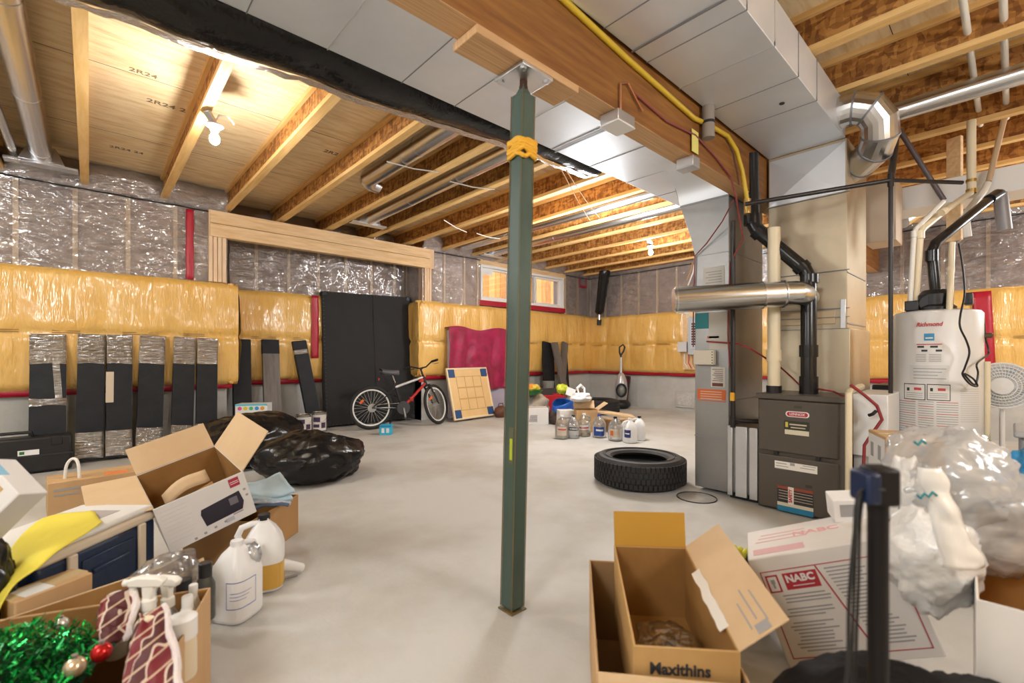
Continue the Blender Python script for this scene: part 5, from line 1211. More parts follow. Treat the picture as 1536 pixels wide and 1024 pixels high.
# ---------------- paint cans, printed box, black case, bags
for (px,py,lab,rr,hh) in ((456,651,'paint can with black and white label beside the recess, left of the two',.105,.25),(479,649,'plain steel paint can with striped label beside the box spring, right of the two',.10,.27)):
    p=at(px,py,z=0); p+=p.normalized()*rr
    t=thing('paint_can',lab,'paint can',(p.x,p.y,0)); b=MB(); b.lathe([(rr-.003,0),(rr,.004),(rr,hh-.004),(rr+.003,hh),(rr-.006,hh),(rr-.01,hh-.008),(0,hh-.008)],32); b.build('can_body',M_steel,t)
    fa=vw(p)
    b=MB(); b.grid(16,1,lambda u,v: Vector(((rr+.001)*math.cos(fa+(u-.5)*2.0),(rr+.001)*math.sin(fa+(u-.5)*2.0),.03+(hh-.06)*v))); lb=b.build('can_label',mat('can_label',(.66,.62,.58),.5),t,ang=180)
    for (u0,u1,v0,v1) in ((.1,.55,.55,.85),(.1,.5,.2,.4),(.62,.9,.15,.5)):
        b=MB(); b.grid(6,1,lambda u,v: Vector(((rr+.002)*math.cos(fa+(u0+(u1-u0)*u-.5)*2.0),(rr+.002)*math.sin(fa+(u0+(u1-u0)*u-.5)*2.0),.03+(hh-.06)*(v0+(v1-v0)*v)))); b.build('label_print',mat('can_ink',(.05,.03,.07),.5),lb,ang=180)
    MB().tube([(rr*math.cos(a*PI/10+fa-PI/2),rr*math.sin(a*PI/10+fa-PI/2),hh-.03-.10*math.sin(a*PI/10)) for a in range(11)],.003,6).build('wire_bail',M_steel,t)
p=at(381,640,d=5.45); pb=carton('printed_toy_box','white box with coloured dots standing behind the black trash bags','box',(.34,.20,.47),eulm((p.x,p.y,.235),(0,0,R(-30))),m_out=M_white,closed=True,tape=False)
for k,cc in enumerate(((.70,.10,.25),(.75,.62,.05),(.10,.5,.2),(.05,.3,.65),(.8,.35,.05))):
    b=MB(); b.cyl((-.12+.06*k,-.101,.185),(-.12+.06*k,-.104,.185),.022,seg=16); b.build('coloured_dot',mat('dot%d'%k,cc,.5),pb)
MB().box(-.17,.17,-.1012,-.10,.215,.234).build('print_band',mat('box_cyan',(.10,.55,.70),.5),pb)
cs=at(40,706,z=0)
bcx=thing('black_tool_case','black plastic tool case standing before the left wall','case',(-.48,5.86,0),R(2))
MB().box(-.42,.36,-.09,.10,.012,.32).build('case_shell',M_blk,bcx,bevel=.02)
MB().box(-.425,.365,-.095,.0,.15,.165).build('case_seam',mat('black_rib',(.02,.02,.021),.5),bcx,bevel=.003)
b=MB(); b.tube([(-.15,0,.315),(-.14,-.01,.36),(.10,-.01,.36),(.11,0,.315)],.014,10); b.build('case_handle',M_blk,bcx)
for x in (-.30,.26): MB().box(x-.035,x+.035,-.10,-.088,.24,.32).build('case_latch',M_blk,bcx,bevel=.004)
MB().box(.02,.15,-.0935,-.089,.17,.215).build('case_label',M_white,bcx); MB().box(.03,.06,-.0945,-.0934,.18,.205).build('label_print',mat('print_green',(.03,.15,.05),.5),bcx)
sack('trash_bag','big black trash bag behind the open carton, farther of the two',"trash bag",(1.15,5.05,.20),(.56,.46,.28),M_bag,4,amp=.16,ridge=.06,rz=.5)
sack('trash_bag','shiny black trash bag on the open floor, nearer of the two',"trash bag",(1.38,4.02,.17),(.44,.37,.235),M_bag,7,amp=.14,ridge=.07,rz=-.3)
# ================================================================ foreground left
# carton with clothes, microwave carton on it
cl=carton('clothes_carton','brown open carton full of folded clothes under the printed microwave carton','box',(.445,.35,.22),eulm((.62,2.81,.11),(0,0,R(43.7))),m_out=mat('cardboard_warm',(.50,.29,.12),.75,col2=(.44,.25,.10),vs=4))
def drape(name,label,cat,rows,m,part='cloth',nu=20,nv=24,th=.004,wav=.008,seed=1,group=None):
    """rows: list of (left point, right point) along the cloth"""
    c=sum((a+b for a,b in rows),Vector())/(2*len(rows)); t=thing(name,label,cat,tuple(c),group=group)
    Ls=cr([a for a,b in rows],6); Rs=cr([b for a,b in rows],6); n=len(Ls)-1
    def f(u,v):
        k=v*n; i=min(n-1,int(k)); q=k-i; a=Ls[i].lerp(Ls[i+1],q); b=Rs[i].lerp(Rs[i+1],q); p=a.lerp(b,u)
        return p+Vector((0,0,wav*math.sin(u*7+v*5)+wav*1.5*fbm((u*3,v*4,seed))))
    MB().grid(nu,nv,f).build(part,m,t,world=True,ang=180,solid=th); return t
bc_=at(405,735,d=2.62)
cth=thing('folded_blue_towel','pale blue towel folded on top of the clothes carton','towel',tuple(bc_))
for k in range(4):
    MB().grid(14,10,lambda u,v: Vector((.55+.24*u*(1-.04*k)+.02*k,2.70+.26*v-.06*u,.225+.026*k+.02*math.sin(u*3+k)+.012*nz((u*4,v*4,k))+.05*u*v))).build('towel_fold',[mat('denim_cloth',(.12,.17,.26),.9,bump=.3,bs=60),mat('pale_blue_cloth2',(.42,.52,.66),.9,col2=(.75,.75,.8),vs=60),M_lblue,M_lblue][k],cth,world=True,ang=180,solid=.018)
rcx=lumpy('red_toy','small red toy poking out beside the blue towel','toy',at(418,717,d=2.75),(.03,.03,.02),M_redink,'toy_body',3)
Mw=eulm((.383,2.726,.355),(R(6.5),R(-17.0),R(1.5)))
mx,my,mz=.178,.2505,.112
M_mwc=mat('printed_white_card',(.74,.72,.71),.5,col2=(.70,.68,.67),vs=4)
mw=carton('microwave_carton','open white printed microwave carton tilted on the clothes carton','box',(2*mx,2*my,2*mz),Mw,m_out=M_mwc,flaps={'l':(77,.20),'b':(40,.15),'r':(48,.21)})
def mrect(u0,u1,v0,v1,m,nm,off=.001,par=None):
    return MB().box(-mx+2*mx*u0,-mx+2*mx*u1,-my-off,-my,mz-2*mz*v1,mz-2*mz*v0).build(nm,m,par or mw)
pic=MB().prism([(-mx+2*mx*.43,mz-2*mz*.42),(-mx+2*mx*.41,mz-2*mz*.52),(-mx+2*mx*.43,mz-2*mz*.80),(-mx+2*mx*.86,mz-2*mz*.78),(-mx+2*mx*.90,mz-2*mz*.62),(-mx+2*mx*.88,mz-2*mz*.36)],0,.001,0,eulm((0,-my,0),(R(90),0,0))).build('microwave_picture',mat('picture_dark',(.025,.02,.035),.3),mw)
mrect(.74,.84,.44,.60,mat('picture_grey',(.16,.15,.18),.4),'picture_panel',.0016)
mrect(.44,.50,.70,.76,M_white,'picture_mark',.0016) if False else None
mrect(.80,.92,.05,.24,mat('logo_red',(.42,.03,.06),.5),'brand_patch',.001)
for v in (.12,.16): mrect(.81,.91,v,v+.012,M_white,'patch_print',.0016)
for k in range(9): mrect(.04,.34-.03*(k%3),.12+.085*k,.127+.085*k,mat('faint_print',(.60,.58,.58),.6),'fine_print',.0008)
for (u,v) in ((.62,.86),(.50,.88),(.38,.90),(.27,.92),(.93,.36),(.94,.5)): mrect(u,u+.03,v,v+.045,M_inkg,'small_icon',.0008)
mrect(.64,.74,.84,.93,mat('faint_print2',(.5,.5,.56),.6),'fine_print',.0008); mrect(.74,.86,.80,.83,M_inkg,'fine_print',.0008)
b=MB(); b.grid(8,3,lambda u,v: Vector((-.12+.20*u,.02+.05*v+.02*u,-.02+.05*u+.02*math.sin(u*4)+.05*v))); b.build('cardboard_insert',M_cardl,mw,solid=.004)
b=MB(); b.grid(6,3,lambda u,v: Vector((-.10+.18*u,-.06+.05*v,-.04+.04*u+.03*v))); b.build('cardboard_insert',M_cardd,mw,solid=.004)
# cooler
ck=thing('cooler','navy blue picnic cooler with white lid and two cream straps, left foreground','cooler',(-.075,2.43,0),R(47.2))
MB().box(-.25,.25,-.16,.16,.015,.345).build('cooler_body',M_bluep,ck,bevel=.022)
MB().box(-.255,.255,-.166,.166,.335,.372).build('lid_rim',M_cream,ck,bevel=.012)
MB().box(-.245,.245,-.156,.156,.370,.395).build('lid_top',M_white,ck,bevel=.018)
for x in (-.135,.165): MB().box(x-.018,x+.018,-.172,-.158,.03,.34).build('lid_strap',M_cream,ck,bevel=.006)
MB().box(-.095,.13,-.166,-.158,.10,.30).build('raised_panel',M_bluep,ck,bevel=.008)
MB().box(-.06,.10,-.174,-.163,.235,.255).build('side_grip',M_bluep,ck,bevel=.008)
for x in (-.255,.255): MB().tube([(x,-.08,.24),(x*1.06,-.06,.27),(x*1.06,.06,.27),(x,.08,.24)],.011,8).build('carry_handle',M_cream,ck)
MB().box(.06,.16,-.08,.04,.395,.3965).build('lid_sticker',mat('lid_grey',(.45,.42,.42),.5),ck)
# yellow cloth
def zpt(px,py,z): return at(px,py,z=z)
drape('yellow_cloth','bright yellow cloth draped over the cooler lid and hanging at its left','cloth',
 [(zpt(139,766,.408),zpt(154,783,.408)),(zpt(108,770,.410),zpt(134,798,.410)),(zpt(66,778,.412),zpt(104,817,.408)),(at(36,800,d=1.60),at(84,830,d=1.46)),(at(12,832,d=1.50),at(58,848,d=1.38)),(at(2,862,d=1.42),at(24,872,d=1.34)),(at(-14,890,d=1.36),at(4,900,d=1.30)),(at(-30,920,d=1.32),at(-8,930,d=1.28))],M_yfab,wav=.004)
drape('yellow_cloth_tail','second yellow cloth tail hanging at the left frame edge below the first','cloth',[(at(2,882,d=1.40),at(24,876,d=1.38)),(at(-2,900,d=1.38),at(16,905,d=1.36)),(at(-8,925,d=1.37),at(4,930,d=1.35))],M_yfab,wav=.003)
# left edge: black bag and tilted white box
sack('trash_bag','black bag standing at the left frame edge beside the cooler','trash bag',(-.275,2.06,.27),(.125,.13,.28),M_bag,11,amp=.12,ridge=.10)
p=at(-10,748,d=1.36)
fr_=Matrix(((SA,CA,0),(-CA,SA,0),(0,0,1))).to_4x4()   # x right, y away from the viewer
tb=carton('tilted_white_box','white box with pale blue edge and teal print tilted at the left frame edge','box',(.16,.09,.17),Matrix.Translation(p)@fr_@eulm((0,0,0),(0,R(38),0))@eulm((0,0,0),(R(-12),0,R(-8))),m_out=M_wcard,closed=True,tape=False)
MB().box(-.081,-.005,-.0455,-.02,.078,.0858).build('blue_edge_print',mat('pale_blue_print',(.25,.55,.75),.5),tb)
MB().box(-.04,.035,-.0462,-.045,.005,.065).build('tan_print',mat('tan_print',(.55,.35,.14),.6),tb)
for k in range(5): MB().box(.045+.005*k,.050+.006*k,-.0462,-.045,-.035+.010*(k%3),-.015+.012*(k%2)).build('teal_print',M_teal,tb)
# far brown box on the floor behind the cooler
fbx=carton('printed_brown_box','flat brown printed box on the floor between the cooler and the wall packs','box',(.46,.28,.22),eulm((.02,4.30,.11),(0,0,R(4))),closed=True,m_out=M_card)
MB().box(-.2,.0,-.1415,-.14,.05,.065).build('box_print',M_inkg,fbx); MB().box(-.2,-.08,-.1415,-.14,.02,.03).build('box_print',M_inkg,fbx)
MB().box(.05,.17,-.13,-.02,.110,.1125).build('orange_sticker',mat('orange_sticker',(.75,.25,.08),.5),fbx)
a=at(98,725,d=3.05)
zb=thing('clear_plastic_loop','clear plastic hook-shaped tube standing at the left of the flat brown box','tube',tuple(a))
MB().tube(cr([Vector(q) for q in (a+Vector((0,0,-.12)),a+Vector((0,0,.08)),a+Vector((.02,-.01,.15)),a+Vector((.05,-.03,.16)),a+Vector((.065,-.04,.11)),a+Vector((.07,-.045,.0)))],5),.009,8).build('tube_run',M_pvcw,zb,world=True)
# small brown box behind the bottle box
sbx=carton('small_brown_box','small taped brown box before the cooler at the far left','box',(.19,.10,.335),eulm((-.10,2.005,.1675),(0,0,R(30))),closed=True)
MB().box(-.07,.0,-.045,.03,.168,.169).build('address_label',M_white,sbx)
# bottle box
BX=eulm((-.095,1.616,.15),(0,0,R(-22.0)))
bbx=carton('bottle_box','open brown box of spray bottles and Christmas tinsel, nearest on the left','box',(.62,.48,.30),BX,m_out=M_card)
w1_,w2_=Vector((-.183,1.895,0)),Vector((.285,2.03,0))
lcb=thing('long_cardboard_panel','long brown cardboard panel standing between the bottle box and the cooler','cardboard',tuple((w1_+w2_)/2))
MB().bar(w1_+Vector((0,0,.15)),w2_+Vector((0,0,.15)),.005,.30).build('panel_sheet',M_cardd,lcb,world=True,bevel=.001)
MB().bar(w1_+Vector((0,0,.3005)),w2_+Vector((0,0,.3005)),.006,.002).build('panel_edge',M_cardl,lcb,world=True)
def bl(x,y,z=0): return BX@Vector((x,y,z))
def inbox(px,py,d):
    p=at(px,py,d=d); return p
MB().tube([(.3105,-.10,.06),(.3108,-.11,.02),(.3106,-.09,-.02),(.3108,-.105,-.06),(.3105,-.12,-.09)],.0025,5).build('scuff_mark',M_inkg,bbx)
def spray(label,px,py,d,m_body,rz,tilt=0,hh=.27):
    top=at(px,py,d=d); b0=top.z-hh
    t=thing('spray_bottle',label,'spray bottle',M=Matrix.Translation((top.x,top.y,b0))@Matrix.Rotation(rz,4,'Z')@Matrix.Rotation(tilt,4,'Y'))
    b=MB(); b.lathe([(.0,.0),(.034,.0),(.037,.01),(.037,.12),(.028,.15),(.016,.175),(.014,.19)],24); b.build('bottle_body',m_body,t,ang=60)
    b=MB(); b.lathe([(.0175,.185),(.0175,.21),(.012,.215),(0,.215)],18); b.build('screw_collar',M_pvcw,t)
    b=MB(); b.prism([(-.035,.245),(.048,.250),(.052,.268),(.02,.276),(-.03,.272),(-.045,.262)],-.012,.012,0,eulm((0,0,0),(R(90),0,0))); b.prism([(-.012,.21),(.012,.21),(.014,.25),(-.016,.25)],-.010,.010,0,eulm((0,0,0),(R(90),0,0))); b.build('trigger_head',M_pvcw,t,bevel=.004)
    b=MB(); b.tube([(.034,0,.252),(.044,0,.225),(.040,0,.20),(.048,0,.185)],[.006,.006,.005,.004],8); b.build('trigger',M_pvcw,t)
    b=MB(); b.cyl((.05,0,.259),(.062,0,.259),.009,seg=12); b.build('nozzle',M_pvcw,t); return t
spray('white spray bottle with trigger pointing left, nearest spray in the bottle box',223,866,1.27,M_pvcw,PI+R(-35))
spray('clear spray bottle with white trigger right behind the nearest spray',258,866,1.36,M_pet,PI+R(-50),R(4))
def bottle(label,px,py,d,r,h,m,mc,caph=.03,neck=.5,name='bottle'):
    top=at(px,py,d=d); t=thing(name,label,'bottle',(top.x,top.y,top.z-h))
    b=MB(); b.lathe([(0,0),(r*.95,0),(r,.008),(r,h-caph-.03),(r*neck,h-caph)],22); b.build('bottle_body',m,t,ang=60)
    b=MB(); b.lathe([(r*neck*1.12,h-caph-.002),(r*neck*1.12,h-.002),(r*neck,h),(0,h)],20); b.build('bottle_cap',mc,t); return t
bottle('small white bottle at the right inner corner of the bottle box',290,876,1.44,.022,.2,M_pvcw,M_white)
bottle('white bottle with ribbed cap before the corner bottle in the bottle box',281,893,1.36,.026,.19,M_pvcw,M_white)
bottle('wide white jar with flat lid at the right wall of the bottle box',272,925,1.24,.036,.16,mat('ivory_jar',(.70,.60,.44),.4),M_white,.05,.92,'jar')
bottle('small bottle with cream round cap standing in the tinsel',225,922,1.16,.02,.18,M_pvcw,M_pvc,.04,.9)
bottle('short white capped bottle behind the red plaid gift bag',175,890,1.33,.026,.18,M_pvcw,M_white,.03,.8)
bottle('dark glass bottle with black cap at the back of the bottle box',308,843,1.56,.03,.19,mat('smoky_glass',(.06,.06,.055),.15),M_blk,.045,.6)
bottle('dark squat bottle leaning beside the black capped bottle',276,868,1.5,.028,.16,mat('smoky_glass',(.06,.06,.055),.15),M_blk,.04,.7)
cbg=thing('clear_bottle_bag','clear bag of glass bottles at the far corner of the bottle box','plastic bag',tuple(at(256,842,d=1.6)))
b=MB(); b.blob((0,0,-.04),.10,.07,.07,nu=28,nv=18,fn=lambda p:1+.25*fbm(p*1.5,3)); b.build('bag_film',M_clear,cbg,ang=180)
MB().cyl((-.05,0,-.05),(.05,.01,-.02),.025,seg=16).build('bag_contents',mat('brown_glass',(.12,.07,.05),.2),cbg)
# cardboard flap sticking up behind
fp=thing('cardboard_sheet','loose cardboard sheet leaning behind the bottles beside the white jug','cardboard',tuple(at(270,860,d=1.62)))
a,c,d_,e=at(232,868,d=1.58),at(305,836,d=1.72),at(318,850,d=1.72),at(250,880,d=1.58)
MB().grid(6,2,lambda u,v: (e.lerp(d_,u)).lerp(a.lerp(c,u),v)+Vector((0,0,-.10*(1-v)))).build('sheet',M_cardl,fp,world=True,solid=.005)
# tinsel
tn=thing('tinsel_garland','heap of green metallic Christmas tinsel filling the front of the bottle box','garland',tuple(bl(-.12,-.08,.12)))
rnd=random.Random(3); ms=[mat('tinsel_green',(.0,.30,.04),.22,.85),mat('tinsel_dark_green',(.0,.09,.015),.3,.7),mat('tinsel_bright_green',(.03,.50,.10),.18,.9)]
b=MB()
def tsurf(x,y): return .155+.045*nz((x*7,y*7,1))+.06*max(0,1-((x+.10)/.18)**2)*max(0,1-((y+.06)/.2)**2)
for k in range(5200):
    x=rnd.uniform(-.30,.12); y=rnd.uniform(-.235,.14)
    if x>.07 and y>-.02: continue
    z=tsurf(x,y)+rnd.uniform(-.05,.012); a=rnd.uniform(0,2*PI); t_=rnd.uniform(-.9,.9); L=rnd.uniform(.012,.026)
    dv=Vector((math.cos(a)*math.cos(t_),math.sin(a)*math.cos(t_),math.sin(t_)))*L; w=Vector((-math.sin(a),math.cos(a),rnd.uniform(-.6,.6))).normalized()*.0028
    p=bl(x,y,z); q=BX.to_3x3()@dv; w=BX.to_3x3()@w
    b.add([p-w,p+w,p+q+w*.6,p+q-w*.6],[(0,1,2,3)],rnd.choice((0,0,1,1,2)))
b.build('tinsel_strands',ms,tn,world=True,ang=10,weld=False)
b=MB(); b.grid(24,20,lambda u,v: bl(-.30+.42*u,-.23+.37*v,tsurf(-.30+.42*u,-.23+.37*v)-.045)); b.build('garland_core',mat('tinsel_core',(.0,.035,.008),.6),tn,world=True,ang=180)
for (px,py,d,r,cc,lab) in ((152,978,1.12,.022,(.55,.02,.02),'shiny red bauble in the green tinsel'),(112,1000,1.07,.022,(.75,.60,.40),'gold and white bauble left of the red one in the tinsel'),(92,935,1.23,.016,(.8,.76,.7),'small pale bauble at the back of the tinsel')):
    p=at(px,py,d=d); t=thing('bauble',lab,'ornament',tuple(p)); b=MB(); b.blob((0,0,0),r,r,r); b.build('bauble_ball',mat('bauble_%d'%px,cc,.15,.6),t,ang=180); MB().cyl((0,0,r*.9),(0,0,r*1.3),r*.3,seg=10).build('bauble_cap',M_galv,t)
# plaid gift bags
def plaid(name):
    if name in MC: return MC[name]
    m=bpy.data.materials.new(name); m.use_nodes=True; nt=m.node_tree; N=nt.nodes; L=nt.links; bs=N['Principled BSDF']; bs.inputs['Roughness'].default_value=.6
    tc=N.new('ShaderNodeTexCoord'); base=N.new('ShaderNodeRGB'); base.outputs[0].default_value=(.16,.006,.012,1); last=base.outputs[0]
    for (dx,dz,fq,wd,cc) in ((.8,.6,17,.5,(.07,.004,.006,1)),(.6,-.8,34,.13,(.55,.40,.27,1)),(.8,.6,34,.12,(.62,.50,.40,1))):
        d=N.new('ShaderNodeVectorMath'); d.operation='DOT_PRODUCT'; d.inputs[1].default_value=(SA*dx*fq,-CA*dx*fq,dz*fq); L.new(tc.outputs['Object'],d.inputs[0])
        f=N.new('ShaderNodeMath'); f.operation='FRACT'; L.new(d.outputs['Value'],f.inputs[0])
        g=N.new('ShaderNodeMath'); g.operation='LESS_THAN'; g.inputs[1].default_value=wd; L.new(f.outputs[0],g.inputs[0])
        mx_=N.new('ShaderNodeMix'); mx_.data_type='RGBA'; L.new(g.outputs[0],mx_.inputs[0]); L.new(last,mx_.inputs[6]); mx_.inputs[7].default_value=cc; last=mx_.outputs[2]
    L.new(last,bs.inputs['Base Color']); MC[name]=m; return m
def pouch(label,rows,seed,amp):
    pts=[(at(*l),at(*r)) for l,r in rows]; c=sum((x+y for x,y in pts),Vector())/(2*len(pts)); t=thing('gift_pouch',label,'gift pouch',tuple(c))
    Ls=cr([x for x,y in pts],6); Rs=cr([y for x,y in pts],6); n=len(Ls)-1
    fw=Vector((CA,SA,0))
    def f(u,v):
        k=v*n; i=min(n-1,int(k)); q=k-i; p=Ls[i].lerp(Ls[i+1],q).lerp(Rs[i].lerp(Rs[i+1],q),u)
        return p-fw*(.035*math.sin(PI*u))+Vector((0,0,.01*math.sin(PI*u)))+Vector((nz((u*4,v*5,seed)),nz((u*5,v*4,seed+3)),nz((u*4,v*6,seed+7))))*amp
    MB().grid(30,34,f).build('pouch_cloth',plaid('red_plaid'),t,world=True,ang=180,solid=.003)
    b=MB(); b.tube([f(.985,k/20)+Vector((.003*nz((k,1,seed)),0,.003*nz((k,2,seed)))) for k in range(21)],[.008+.004*abs(nz((k*.8,seed,1))) for k in range(21)],8); b.build('white_trim',mat('fluffy_white',(.80,.72,.70),.9,bump=.6,bs=90),t,world=True)
def at3(px,py,d): return at(px,py,d=d)
_at=at
def at(px,py,d_=None,**k): return _at(px,py,d=d_,**k) if d_ is not None else _at(px,py,**k)
pouch('red plaid gift pouch with white trim down its right side, nearest in the bottle box',[((212,926,1.18),(246,908,1.20)),((200,955,1.13),(256,938,1.15)),((190,990,1.08),(264,975,1.09)),((184,1030,1.03),(270,1020,1.03)),((180,1070,.99),(274,1070,.99))],2,.012)
pouch('dark red gift pouch with white edge behind the nearest plaid pouch',[((158,898,1.27),(200,880,1.28)),((146,918,1.24),(206,905,1.25)),((150,940,1.21),(198,935,1.21)),((165,960,1.19),(190,958,1.19))],5,.010)
# jugs on the left
pA=Vector((.44,2.08,0)); M_jl=mat('jug_lines',(.10,.10,.45),.5)
ja=jug('big milky gallon jug with blue printed frame, standing right of the bottle box',(.432,2.092,0),R(35),M_milky,None,None,h=.31,r=.077,capon=False)
fa=vw(Vector((.432,2.092)))-R(35)+.25
def jl(u0,u1,v0,v1,m=M_jl,k=.0785):
    def f(u,v):
        a=fa+(u0+(u1-u0)*u-.5)*1.4; c,sn=math.cos(a),math.sin(a); e=2+.28*6; q=1/((abs(c)**e+abs(sn)**e)**(1/e)); return Vector((k*c*q,k*sn*q,v0+(v1-v0)*v))
    MB().grid(12,1,f).build('printed_line',m,ja,ang=180)
jl(0,1,.165,.1675); jl(0,1,.065,.0675); jl(.985,1,.065,.1675); jl(0,.015,.065,.1675)
for k in range(3): jl(.12,.8-.1*k,.125-.013*k,.1265-.013*k,M_jl)
MB().lathe([(.022,.27),(.022,.30)],20).build('jug_neck',M_milky,ja)
b=MB(); b.blob((.035,-.04,.225),.035,.03,.05,fn=lambda p:1+.3*fbm(p*2)); b.build('wrapped_film',M_clear,ja,ang=180)
jb=jug('milky gallon jug half full of amber liquid with black cap, behind the blue framed jug',(.575,2.27,0),R(160),M_milky,None,None,cap=M_blk,h=.325,r=.082)
def jamb(u0,v0,v1): 
    def f(u,v):
        a=2*PI*u; c,sn=math.cos(a),math.sin(a); e=2+.28*6; q=1/((abs(c)**e+abs(sn)**e)**(1/e)); return Vector((.0826*c*q,.0826*sn*q,v0+(v1-v0)*v))
    MB().grid(40,2,f).build('liquid_seen_through',M_gold,jb,ang=180)
jamb(0,.018,.125)
fn2=thing('white_funnel_tube','white plastic funnel tube lying on the floor right of the amber jug','funnel',tuple(at(430,850,d=2.1)))
b=MB(); b.tube([at(408,843,d=2.06),at(422,846,d=2.1),at(452,851,d=2.2)],[.028,.026,.020],16); b.build('tube_body',M_white,fn2,world=True)
b=MB(); q=at(400,868,d=2.12); b.tube([at(412,870,z=.006),at(446,862,z=.006)],.005,6); b.build('tube_rod',M_inkg,fn2,world=True)
# ================================================================ foreground right
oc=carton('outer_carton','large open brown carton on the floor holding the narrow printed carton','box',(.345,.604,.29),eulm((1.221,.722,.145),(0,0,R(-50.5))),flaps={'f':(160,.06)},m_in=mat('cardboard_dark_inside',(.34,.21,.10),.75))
mi=carton('narrow_carton','narrow open carton printed with black lettering, standing in the larger carton','box',(.24,.505,.25),eulm((1.225,.681,.243),(R(3.7),R(-1.2),R(-49.9))),flaps={'b':(8,.115,.002,mat('flap_amber',(.50,.27,.035),.7)),'r':(52,.135,.0)},m_out=mat('cardboard_orange',(.55,.34,.13),.7,col2=(.48,.28,.10),vs=4))  # back flap's darker amber has its shading put into the colour
text('Maxithins',.040,eulm((-.015,-.2535,.072),(R(90),0,0)),M_ink,mi,'lettering',sx=.9,bold=.0012)
b=MB()
for k in range(3): b.box(.125,.126,-.12,-.02,-.02+.02*k,-.015+.02*k)
b.build('box_print',M_inkg,mi)
# print on the right flap
Tf=eulm((.12-.0025,0,.125),(0,0,PI/2))@Matrix.Rotation(R(52),4,'X')
b=MB()
for k,(y0,y1) in enumerate(((-.22,-.12),(-.20,-.08),(-.22,-.10))): b.box(y0,y1,.0026,.0036,.05+.022*k,.054+.022*k,0,Tf)
b.box(-.245,-.215,.0026,.0036,.06,.095,0,Tf); b.build('flap_print',M_inkg,mi)
b=MB(); b.grid(20,3,lambda u,v: Tf@Vector((-.17+.27*u,.0035+.004*abs(nz((u*7,v*3,1))),-.020+.028*v+.008*nz((u*5,0,2))))); b.build('clear_tape',mat('shiny_tape',(.80,.76,.70),.15),mi,ang=180)
pb2=thing('plastic_wrapped_parts','clear plastic bag of black parts inside the narrow carton','plastic bag',M=FRAME[mi.name]@Matrix.Translation((0,-.06,-.05)))
b=MB(); b.blob((0,0,0),.095,.14,.065,nu=40,nv=26,fn=lambda p:1+.25*fbm(p*1.8,3)+.12*abs(nz(p*5))); b.build('bag_film',clear_mat('amber_film',tint=(.9,.8,.6),gloss=.2,milky=.04,rough=.12,bump=.9,bs=14,milkcol=(.7,.5,.25)),pb2,ang=180)
MB().box(-.05,.06,-.09,-.02,-.02,.0).build('black_part',M_blk,pb2,bevel=.008); MB().tube([(-.05,.0,.01),(0,.03,.03),(.05,0,.01),(.03,-.05,.02)],.006,8).build('black_cable',M_blk,pb2); MB().box(-.09,.08,-.16,-.10,-.03,.015).build('black_part',M_blk,pb2,bevel=.008)
Mn=eulm((1.877,.424,.247),(R(-2.5),R(-20.7),R(-68.2))); nx,ny,nz_=.209,.154,.1725
nb=carton('red_printed_carton','large white carton with red lettering tilted behind the black pole','box',(2*nx,2*ny,2*nz_),Mn,m_out=mat('white_print_card',(.76,.72,.68),.5,col2=(.72,.68,.63),vs=3),closed=True,tape=False)
def nrect(u0,u1,v0,v1,m,nm='box_print',off=.0008):
    return MB().box(-nx+2*nx*u0,-nx+2*nx*u1,-ny-off,-ny,nz_-2*nz_*v1,nz_-2*nz_*v0).build(nm,m,nb)
M_nr=mat('brick_red_print',(.45,.035,.05),.5)
for (u0,u1,v0,v1) in ((.05,.95,.13,.138),(.05,.95,.915,.923),(.05,.058,.13,.923),(.942,.95,.13,.923)): nrect(u0,u1,v0,v1,M_nr,'frame_line')
nrect(.20,.44,.17,.32,M_nr,'brand_bar'); nrect(.075,.165,.17,.33,M_nr,'emblem_frame'); nrect(.088,.152,.185,.315,M_wcard,'emblem_field',.0014)
nrect(.105,.135,.21,.25,M_inkg,'emblem_mark',.002); nrect(.112,.128,.25,.29,M_inkg,'emblem_mark',.002)
text('NABC',.031,eulm((-nx+2*nx*.315,-ny-.0012,nz_-2*nz_*.225),(R(90),0,0)),M_white,nb,'brand_lettering',bold=.0012)
nrect(.25,.40,.285,.292,M_white,'bar_print',.0014)
T=Matrix.Rotation(-.0,4,'Y')
b=MB(); b.add([(-nx+2*nx*.44,-ny-.0008,nz_-2*nz_*.14),(-nx+2*nx*.452,-ny-.0008,nz_-2*nz_*.14),(-nx+2*nx*.622,-ny-.0008,nz_-2*nz_*.92),(-nx+2*nx*.61,-ny-.0008,nz_-2*nz_*.92)],[(0,1,2,3)]); b.build('frame_line',M_nr,nb)
rr=random.Random(5)
for k in range(17):
    v=.36+.031*k; u0=.12+.05*rr.random(); 
    if k in (3,7): continue
    nrect(u0,u0+.22+.10*rr.random(),v,v+.012,M_inkg,'fine_print')
for k in range(22):
    v=.17+.032*k; s=.47+.17*(v-.14)/.78; nrect(s+.02,min(.92,s+.2+.08*rr.random()),v,v+.012,M_inkg,'fine_print')
MB().box(-nx+.02,-nx+.18,-ny+.03,-ny+.085,nz_,nz_+.0008).build('top_print',mat('soft_pink_print',(.72,.42,.43),.6),nb)
text('NABC',.055,eulm((.02,.03,nz_+.0005),(0,0,0)),M_pink,nb,'brand_lettering',bold=.001)
b=MB()
for k in range(3): b.box(-nx+.03+.01*k,-nx+.2,.0+.035*k,.008+.035*k,nz_,nz_+.0008)
b.build('top_print',mat('soft_pink_print',(.72,.42,.43),.6),nb)
